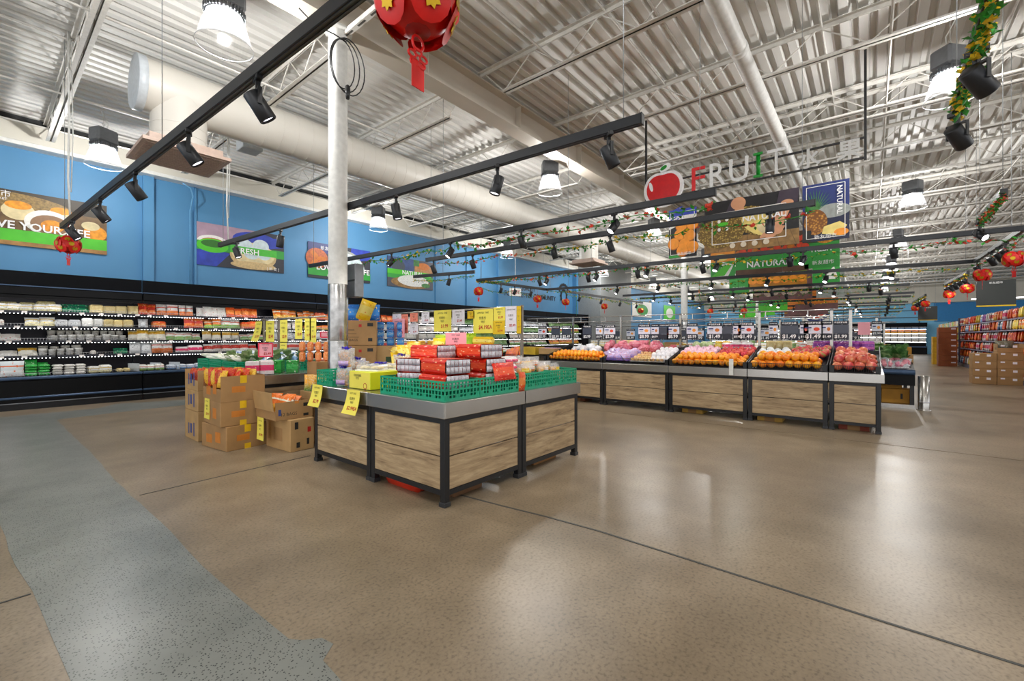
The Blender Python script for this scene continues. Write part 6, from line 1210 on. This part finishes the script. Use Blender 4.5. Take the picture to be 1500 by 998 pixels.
# cooler-end section: cartons of purple fruit, net bags of oranges
def fruit_carton(label, loc, w, d, h, col, fm, rz=0):
    g = thing('fruit_carton', label, 'carton', loc, rz); t = .01; MB().box((-w/2, -d/2, 0), (w/2, d/2, t)).box((-w/2, -d/2, t), (w/2, -d/2+t, h)).box((-w/2, d/2-t, t), (w/2, d/2, h)).box((-w/2, -d/2+t, t), (-w/2+t, d/2-t, h)).box((w/2-t, -d/2+t, t), (w/2, d/2-t, h)).build('box_body', col, g)
    for i in range(20): MB().ball((-w/2+.05+(w-.1)*(i % 5)/4, -d/2+.05+(d-.1)*(i//5)/3, h*.75), .045, .045, .04, 8, 6).build('plum', fm, g)
    return g
fruit_carton('shallow brown carton of pink-violet plums at the cooler end', (8.05, 5.48, .92), .36, .40, .13, KRAFT2, fruitm('plum_skin', '#a86a9c', '#d2a4c8', '#e8d0e2', .4), .0)
fruit_carton('yellow and green fruit carton left of the plum carton', (8.05, 6.0, .90), .36, .45, .17, M('yellow_green_card', '#c9a82c', .6, 0, (2.5, .35)), fruitm('plum_skin', '#a86a9c', '#d2a4c8', '#e8d0e2', .4))
for i in range(9): good('orange_net', bagmesh('onet', .16, .2, .12, pk('orange_net', '#e8641c', '#f08a3a', '#3a2ac0', 'fine'), .25), 'orange net bag with violet ties, %s at the cooler end' % nth(i), 'bag', (7.72+.13*(i//3), 6.5-.09*(i % 3)-.05, zs(7.7+.13*(i//3))), -1.4, -.7)
good('blue_tub', tubmesh('bluetub', .09, .16, M('sky_blue_plastic', '#2a6fc0', .4)), 'sky blue tub at the wall end of the orange nets', 'tub', (7.66, 6.64, .83)) if False else None
# price sign racks over the stands
def price_sign(label, loc, w, price, state=0, h=.30, rz=FACEX):
    g = thing('price_sign', label, 'price sign', loc, rz); MB().box((-w/2, -.008, h-.058), (w/2, .008, h), 0, .002).build('header_board', NAVY, g); text('每日新鲜水果', .033, WSIGN, g, (0, -.0095, h-.03), bold=1, width=w*.8)
    MB().box((-w/2, -.006, .1), (w/2, .006, h-.064)).build('picture_panel', SLATE if state else M('sign_picture_card', '#d9dae8', .5), g); MB().box((-w/2, -.008, 0), (w/2, .008, .094), 0, .002).build('price_board', NAVY, g)
    if not state:
        p = Print(); p.ell(w*.18, h*.56, w*.16, h*.1, random.choice((TOM, ORBD, ORB))).rect(-w*.42, h*.6, -w*.08, h*.68, PNAVY).rect(-w*.42, h*.5, -w*.12, h*.53, GREYP); p.mb.build('print', p.mats, g, (0, -.0065, 0))
    for sx in (-.35, .35): MB().tube([(sx*w, 0, h-.01), (sx*w, .06, h+.078)], .003, 4).build('hook', CHROME, g)
    if price: text(price, .075, WSIGN, g, (0, -.0095, .047), bold=1, width=w*.78)
    return g
def prack(label, x, ya, yb, posts, z=1.735, zb=.8):
    g = thing('price_rack', label, 'sign rack', (x, 0, 0))
    for y in posts: p = MB().box((-.016, y-.02, zb), (.016, y+.02, z+.015)).build('post', M('post_steel', '#aaa6a0', .25, .95), g); MB().box((-.018, y-.024, z-.02), (.018, y+.024, z+.018), 0, .004).build('post_cap', GREYM, p)
    for dz in (0, -.105): MB().tube([(0, ya, z+dz), (0, yb, z+dz)], .01, 6).build('rail', M('rail_steel', '#b9b6b0', .25, .9), g)
    n = int((ya-yb)/.6)
    for i in range(n): y = ya-(i+.5)*(ya-yb)/n; MB().box((-.008, y-.006, z-.105), (.008, y+.006, z)).build('rail_tie', M('rail_steel', '#b9b6b0', .25, .9), g)
prack('steel price rack standing along the middle of the first fruit stand', 8.66, 6.6, -.12, (5.28, 4.1, 2.86, 1.5, .48, .24))
seqs = [(6.1, .24, '$5.99', 0), (5.72, .24, '$2.99', 1), (5.42, .25, '$2.49', 1), (4.88, .22, '$2.99', 1), (4.58, .16, '$1.79', 0), (4.33, .25, '$2.99', 0), (3.56, .25, '$8.99', 0), (3.34, .15, '$6.99', 0), (3.16, .2, None, 1), (2.98, .24, '$8.99', 0), (2.62, .2, '$5.99', 0), (2.22, .25, '$1.49', 0), (2.0, .16, None, 1), (1.84, .13, '$5.99', 0), (1.70, .25, '$1.49', 0), (1.28, .13, '$1.79', 0), (1.05, .25, '$1.49', 1), (.84, .12, '$1.79', 0), (.72, .26, '$1.49', 0), (.54, .14, '$1.49', 0), (.36, .2, '$1.99', 1)]
seen = {}
for i, (y, w, p, st) in enumerate(seqs): price_sign('navy price sign%s%s, %s from the cooler end, first rack' % (' with dark screen' if st else ' with fruit picture', ' at '+p if p else '', nth(i)), (8.60, y, 1.255), w, p, st)
# second stand across the aisle, ends with the bin of cabbages
SX0, SX1 = 10.62, 12.7
def bin_unit(label, ya, yb):
    g = thing('produce_bin', label, 'display table', ((SX0+SX1)/2, (ya+yb)/2, 0)); w, d = (SX1-SX0)/2, (ya-yb)/2
    MB().box((-w, -d, .42), (w, d, .60)).build('bin_apron', COOLB, g); MB().tube([(-w-.01, -d, .66), (-w-.01, d, .66)], .05, 8).build('bumper_rail', BUMP, g); MB().box((-w+.05, -d, .60), (w, d, .68)).build('bin_floor', COOLB, g)
    MB().box((-w+.02, -d, .0), (w-.02, d, .07)).build('plinth', STEEL, g)
    for sx in (-1, 1):
        for sy in (-1, 1): MB().box((sx*(w-.06)-.03, sy*(d-.04)-.03, .07), (sx*(w-.06)+.03, sy*(d-.04)+.03, .42)).build('leg', BLACK, g)
    MB().add([(-w+.05, -d, .68), (.0, -d, .93), (.0, d, .93), (-w+.05, d, .68), (w-.05, -d, .68), (w-.05, d, .68)], [(0,1,2,3), (1,4,5,2), (0,4,1), (3,2,5)]).build('sloped_tray', BLACK, g)
    return g
bin_unit('black produce bin with a dark bumper at the aisle end, holding cabbages and radish', .55, -.62)
for i in range(5): bin_unit('black produce bin of the second stand, %s from the aisle end' % nth(i+1), .56+1.2*(i+1), .56+1.2*i)
bo = thing('bollard', 'stainless steel bollard guarding the corner of the cabbage bin', 'bollard', (10.62, -.73, 0)); MB().lathe([(.078, 0), (.078, .6), (.0, .605)], 24).build('post', STEEL, bo); MB().lathe([(.1, 0), (.1, .012), (.078, .014)], 24).build('base_ring', STEEL, bo); MB().lathe([(.0785, .13), (.082, .135), (.082, .15), (.0785, .155)], 24).build('band', CHROME, bo)
for i, (y, z, s) in enumerate(((.02, .07, (.28, .26, .26)), (-.38, .07, (.3, .44, .26)), (-.25, .335, (.28, .4, .08)))): carton('%s dark yellow carton stored under the cabbage bin' % ('small', 'wide', 'flat')[i], (10.95, y, z), s[0], s[1], s[2], 0, M('amber_board', '#b07c22', .7, 0, (5, .12)), None, [('x', -.08, .08, -.05, .18, INKK)] if i < 2 else ())
CAB = leafy('cabbage', 22, ('#2f5528', '#527f3c', '#a8c080'), .2)
def zb2(x): return .68+(x-SX0-.05)/.98*.25
for i in range(9): good('green_cabbage', CAB, 'large green cabbage, %s in the aisle end bin' % nth(i), 'cabbage', (11.15+.2*(i % 3), -.45+.2*(i//3), zb2(11.15+.2*(i % 3))+.03), i, 0, None, 1.15)
RAD = fruitm('pink_radish_skin', '#c2607a', '#dc8a9c', '#eec8ce', .4, 4)
PM['radish'] = MB().tube([(-.24, 0, 0), (-.14, 0, 0), (0, 0, .01), (.14, 0, 0), (.22, 0, 0)], [.02, .045, .05, .045, .012], 8).mesh('radish', RAD)
for i in range(10): good('pink_radish', PM['radish'], 'long pink radish in the aisle end bin, %s row, %s of it' % (nth(i//4), nth(i % 4)), 'radish', (10.98+.16*(i//4), -.5+.1*(i % 4), zb2(10.98+.16*(i//4))+.06), random.uniform(-.3, .3), 0, 'pink radishes in the aisle end bin', None, -.25)
for i in range(16): good('vegetable_bag', bagmesh('wveg', .2, .24, .1, pk('white_net_veg', '#dcdce0', '#c8ccd2', '#6a5a72', 'fine'), .25), 'white vegetable bag in the aisle end bin, %s row, %s of it' % (nth(i//6), nth(i % 6)), 'bag', (10.78+.14*(i//6), .38-.17*(i % 6), zb2(10.78+.14*(i//6))+.01), random.uniform(-2, -1), -1.0, 'white vegetable bags in the aisle end bin')
for i in range(14): good('red_yam', fruitmesh('yam', .055, fruitm('yam_skin', '#8a3a4c', '#b05a6a', '#c88a8a', .6, 4), 8, 6, sq=1.6), 'purple-red yam behind the pomegranates, %s row, %s of it' % (nth(i//5), nth(i % 5)), 'yam', (11.3+.12*(i//5), .5-.12*(i % 5), zb2(11.3)+.09), i, 1.2, 'purple-red yams')
for i in range(8): good('yellow_melon', fruitmesh('ymel', .07, fruitm('ymelon_skin', '#c8962a', '#e0b23a', '#ead28a', .5, 4), 9, 7, sq=1.3), 'golden melon at the back of the aisle end bin, %s from the left' % nth(i), 'melon', (11.62, .5-.13*i, .99), i, 1.1, 'golden melons')
carton('open pale carton beside the cabbages at the aisle edge', (11.35, -.70 if False else -.56, .80), .3, .14, .16, 0, KRAFT2, None); carton('small amber carton with white bag on top at the aisle edge', (11.62, -.55, .93), .26, .14, .17, 0, M('amber_board', '#b07c22', .7), None)
for j in range(5):
    for i in range(14): k = (j*3+i//5) % 5; good('produce_bag', BAG(('veg', 'gw', 'ogw', 'cream', 'greyw')[k], .2, .2), '%s produce bag, %s on the %s bin of the second stand' % (('leafy green', 'pale green', 'orange', 'tan', 'white')[k], nth(i), nth(j+1)), 'bag', (10.85+.22*(i//5), .72+1.2*j+.21*(i % 5), zb2(10.85+.22*(i//5))), random.uniform(-2, -1), -.8, '%s bags on the %s bin of the second stand' % (('leafy green', 'pale green', 'orange', 'tan', 'white')[k], nth(j+1)))
prack('steel price rack of the second stand, seen behind the first one', 11.66, 6.4, -.4, (6.3, 4.7, 3.1, 1.6, .35, -.1), 1.70)
for i, y in enumerate((6.0, 5.6, 5.2, 4.5, 4.2, 3.8, 3.4, 2.8, 2.5, 2.2, 1.9, 1.3, 1.0, .7)): price_sign('navy price sign on the second rack, %s from the cooler end' % nth(i), (11.6, y, 1.22), .24 if i % 3 else .3, PRICES[i % 10], i % 2)
card('pale paper price sheet on the second rack at the aisle end', (11.6, .1, 1.6), FACEX, .2, .26, PCARD, [], 0); price_sign('small navy price sign at the aisle end of the second rack', (11.6, -.1, 1.32), .16, '$2.99', 0)
# third row of stands farther off, low produce and racks
for r, x in enumerate((15.5, 20.5, 26.0)):
    nm = nth(r+2)
    for j in range(3):
        g = thing('produce_stand', '%s row produce stand, %s from the aisle' % (nm, nth(j)), 'display table', (x+.6, .6+2.2*j, 0)); MB().box((-.6, -1.05, 0), (.6, 1.05, .78)).build('base', WOOD, g); MB().box((-.63, -1.08, .78), (.63, 1.08, .86)).build('steel_lip', STEEL, g)
        for i in range(10): good('produce_bag', BAG(('ogw', 'veg', 'meat', 'whitey', 'gw')[(i+j+r) % 5], .3, .26), '%s mixed produce bag on the %s row stand, %s from the aisle' % (nth(i), nm, nth(j)), 'bag', (x+.35+.4*(i//5), -.25+2.2*j+.4*(i % 5), .862), -1.5, -.5, 'mixed produce bags, %s row stand %s' % (nm, nth(j)))
    prack('distant steel price rack on the %s row' % nm, x+.62, 6.0, -.3, (6.0, 3.8, 1.6, -.3), 1.68)
    for i in range(8): price_sign('distant navy price sign, %s on the %s row rack' % (nth(i), nm), (x+.56, 5.6-.72*i, 1.2), .4, PRICES[(i+r) % 10], i % 2)
# ------------------------------------------------------------------ right aisle: gondola, cartons, far coolers
random.seed(44)
SHELFM = M('gondola_grey', '#5a5868', .5, 0); LIPM = M('gondola_lip', '#8d87a0', .4, .3)
def gondola(label, x, y=-3.12, w=1.25, h=2.1, rz=PI):
    g = thing('shelf_gondola', label, 'shelf', (x, y, 0), rz); MB().box((-w/2, .48, 0), (w/2, .52, h)).build('back_panel', SHELFM, g); MB().box((-w/2, .0, 0), (w/2, .48, .14)).build('base', SHELFM, g)
    for s in (-1, 1): MB().box((s*(w/2-.012)-.01, .44, 0), (s*(w/2-.012)+.01, .48, h)).build('upright', SHELFM, g)
    for z in (.45, .8, 1.15, 1.5, 1.82): s = MB().box((-w/2+.02, .05, z-.02), (w/2-.02, .48, z)).build('shelf', SHELFM, g); MB().box((-w/2+.02, .04, z-.03), (w/2-.02, .05, z+.012)).build('price_rail', LIPM, s)
    return g
gd = gondola('grey gondola of bagged snacks, nearest section at the right edge', 16.4)
KS = ('red', 'orange', 'pink', 'meat', 'oyw', 'purple', 'whiter', 'yellow', 'bluew', 'candy')
for i in range(9): dup(gd, (17.65+1.25*i, -3.12, 0), PI, 'grey gondola of red bagged snacks, %s section behind the carton piles' % nth(i))
for u in range(10):
    for lv, z in enumerate((.145, .455, .805, 1.155, 1.505, 1.825)):
        for i in range(4 if u < 6 else 3):
            k = KS[(u*2+lv*3+i//2) % 10] if lv not in (1, 2, 3) else ('red', 'candy', 'meat', 'pink', 'orange')[(u+lv+i//2) % 5]
            good(k.replace('oyw', 'orange').replace('whiter', 'white').replace('bluew', 'blue')+'_snack_bag', BAG(k, .29, .29), '%s snack bag, %s on the %s level of the %s gondola section' % ({'red': 'red', 'orange': 'orange', 'pink': 'pink', 'meat': 'white-red', 'oyw': 'orange-yellow', 'purple': 'purple', 'whiter': 'white', 'yellow': 'yellow', 'bluew': 'pale blue', 'candy': 'red-yellow'}[k], nth(i), nth(lv), nth(u)), 'snack bag', (16.4+1.25*u+(.46-.3*i if u < 6 else .4-.4*i), -3.17, z), PI-.25+random.uniform(-.2, .2), -.1)
ep = MB().box((-.03, -.55, 0), (.03, 0, 2.15), 0, .006).build('gondola_end_panel', M('end_panel', '#3c3a4c', .4, .2), None, (28.35, -3.1, 0)); tag(ep, 'dark grey end panel closing the snack gondola', 'panel')
ep = MB().box((-.03, -.6, 0), (.03, 0, 2.2), 0, .006).build('gondola_end_panel', M('end_panel', '#3c3a4c', .4, .2), None, (15.72, -3.1, 0)); tag(ep, 'dark end panel at the near end of the snack gondola', 'panel')
lab = lambda: [('x', -.12, .12, -.04, .18, WCARD), ('x', .1, .15, .18, .19, WCARD)]
for i in range(4): carton('%s brown carton of the low pile before the snack gondola' % ('bottom', 'second', 'third', 'top')[i], (17.75, -2.42, .212*i), .5, .46, .21, .02*(i % 2), KRAFT, None, lab())
for i in range(5): carton('%s brown carton of the tall pile against the snack gondola' % ('bottom', 'second', 'third', 'fourth', 'top open')[i], (17.75, -2.90, .222*i), .5, .48, .22, .02*(i % 2), KRAFT, None, lab(), 'cut' if i == 4 else False)
for i in range(6): good('dark_snack', BAG('dark', .2, .24), 'dark snack bag standing in the topmost open carton, %s of six' % nth(i), 'bag', (17.6+.09*(i % 3), -2.75-.14*(i//3), .95), -1.4, -.1, 'dark snack bags in the topmost open carton')
for i in range(7): carton('red-brown carton, %s from the floor in the tall stack past the gondola' % nth(i), (27.2, -2.62, .245*i), .6, .6, .243, .02*(i % 2), M('redbrown_board', '#8a4a24', .7, 0, (5, .12)), None, [('x', -.25, .15, -.1, .2, WCARD)])
for i in range(5): carton('yellow carton, %s from the floor beside the red-brown stack' % nth(i), (28.8, -2.62, .26*i), .6, .7, .258, 0, M('yellow_board', '#d8a81c', .6, 0, (5, .15)), None, [('x', -.2, .05, .2, .2, INKO)])
gb = gondola('grey gondola of yellow packs at the far end of the right aisle', 31.5, -3.3, 1.25, 2.2)
for i in range(5): dup(gb, (32.75+1.25*i, -3.3, 0), PI, 'grey gondola of yellow packs, %s section of the far row' % nth(i+1))
for u in range(6):
    for lv, z in enumerate((.145, .455, .805, 1.155, 1.505, 1.825)):
        for i in range(3): k = ('yellow', 'oyw', 'whitey', 'lime', 'bluew')[(u+lv*2+i) % 5]; good('food_box', BOX(k, .36, .2, .24), 'far gondola box, %s on the %s level of the %s section' % (nth(i), nth(lv), nth(u)), 'box', (31.5+1.25*u+.4-.4*i, -3.42, z), 0)
gondola('empty dark gondola end, showing the top of its shelves at the far right', 15.0, -3.2, 1.25, 2.15)
# far coolers against the back wall
fc = None
for i in range(6):
    y = -2.0+2.5*i; lb = 'distant open cooler on the far wall, %s from the right aisle' % nth(i)
    if fc is None:
        fc = thing('far_cooler', lb, 'cooler', (44.3, y, 0), FACEX); MB().box((-1.24, .9, 0), (1.24, 1.0, 2.3)).box((-1.24, 0, 0), (1.24, .9, .55)).build('case_body', COOLB, fc); MB().box((-1.24, 0, 2.05), (1.24, .9, 2.35)).build('canopy', FASC, fc)
        for z in (.9, 1.25, 1.55, 1.85): s = MB().box((-1.22, .2, z-.03), (1.22, .9, z)).build('shelf', COOLI, fc); MB().box((-1.2, .19, z-.03), (1.2, .2, z)).build('led_strip', LED, s)
        MB().box((-1.24, -.02, .5), (1.24, .05, .6)).build('bumper_top', BUMP, fc)
    else: dup(fc, (44.3, y, 0), FACEX, lb)
    for lv, z in enumerate((.9, 1.25, 1.55, 1.85)):
        for j in range(6): k = ('white', 'whiter', 'oyw' if i < 2 else 'white', 'bluew')[lv]; good('dairy_pack', BOX(k, .36, .3, .24), 'distant dairy pack, %s from the left on the %s shelf of the %s far cooler' % (nth(5-j), nth(lv), nth(i)), 'pack', (44.65, y-1.0+.4*j, z), FACEX, 0)
fe = thing('far_emblem', 'distant round white emblem with blue arc on the far wall', 'emblem', (45.05, 3.6, 2.95), FACEX); p = Print(); p.ell(0, .4, .9, .75, PWHITE).ell(0, .4, .6, .5, TOM); p.poly([(.95*math.cos(a), .4+.8*math.sin(a)) for a in [PI+PI*i/12 for i in range(13)]]+[(.75*math.cos(a), .4+.6*math.sin(a)) for a in [2*PI-PI*i/12 for i in range(13)]], PNAVY); p.mb.build('print', p.mats, fe); MB().box((-.95, .0, -.4), (.95, .03, 1.2), 0, .01).build('board', PWHITE, fe)
# wall art beyond the grey block
for i, (x, w, c1, c2) in enumerate(((26.2, 1.4, GRN, PWHITE), (30, 3.4, PWHITE, GRN), (35.5, 2.6, LIME, PWHITE))): p = Print(); p.rect(-w/2, 0, w/2, 1.1, c1).ell(0, .5, w*.3, .4, c2); banner('wall banner beyond the grey block, %s from it' % nth(i), (x, WALLY, 2.7), 0, w, 1.1, p)
for l, g in SEEN.items():
    if len(g) > 1 and None in g: print('DUP LABEL', len(g), l)
print('OBJECTS', len(SC.objects))
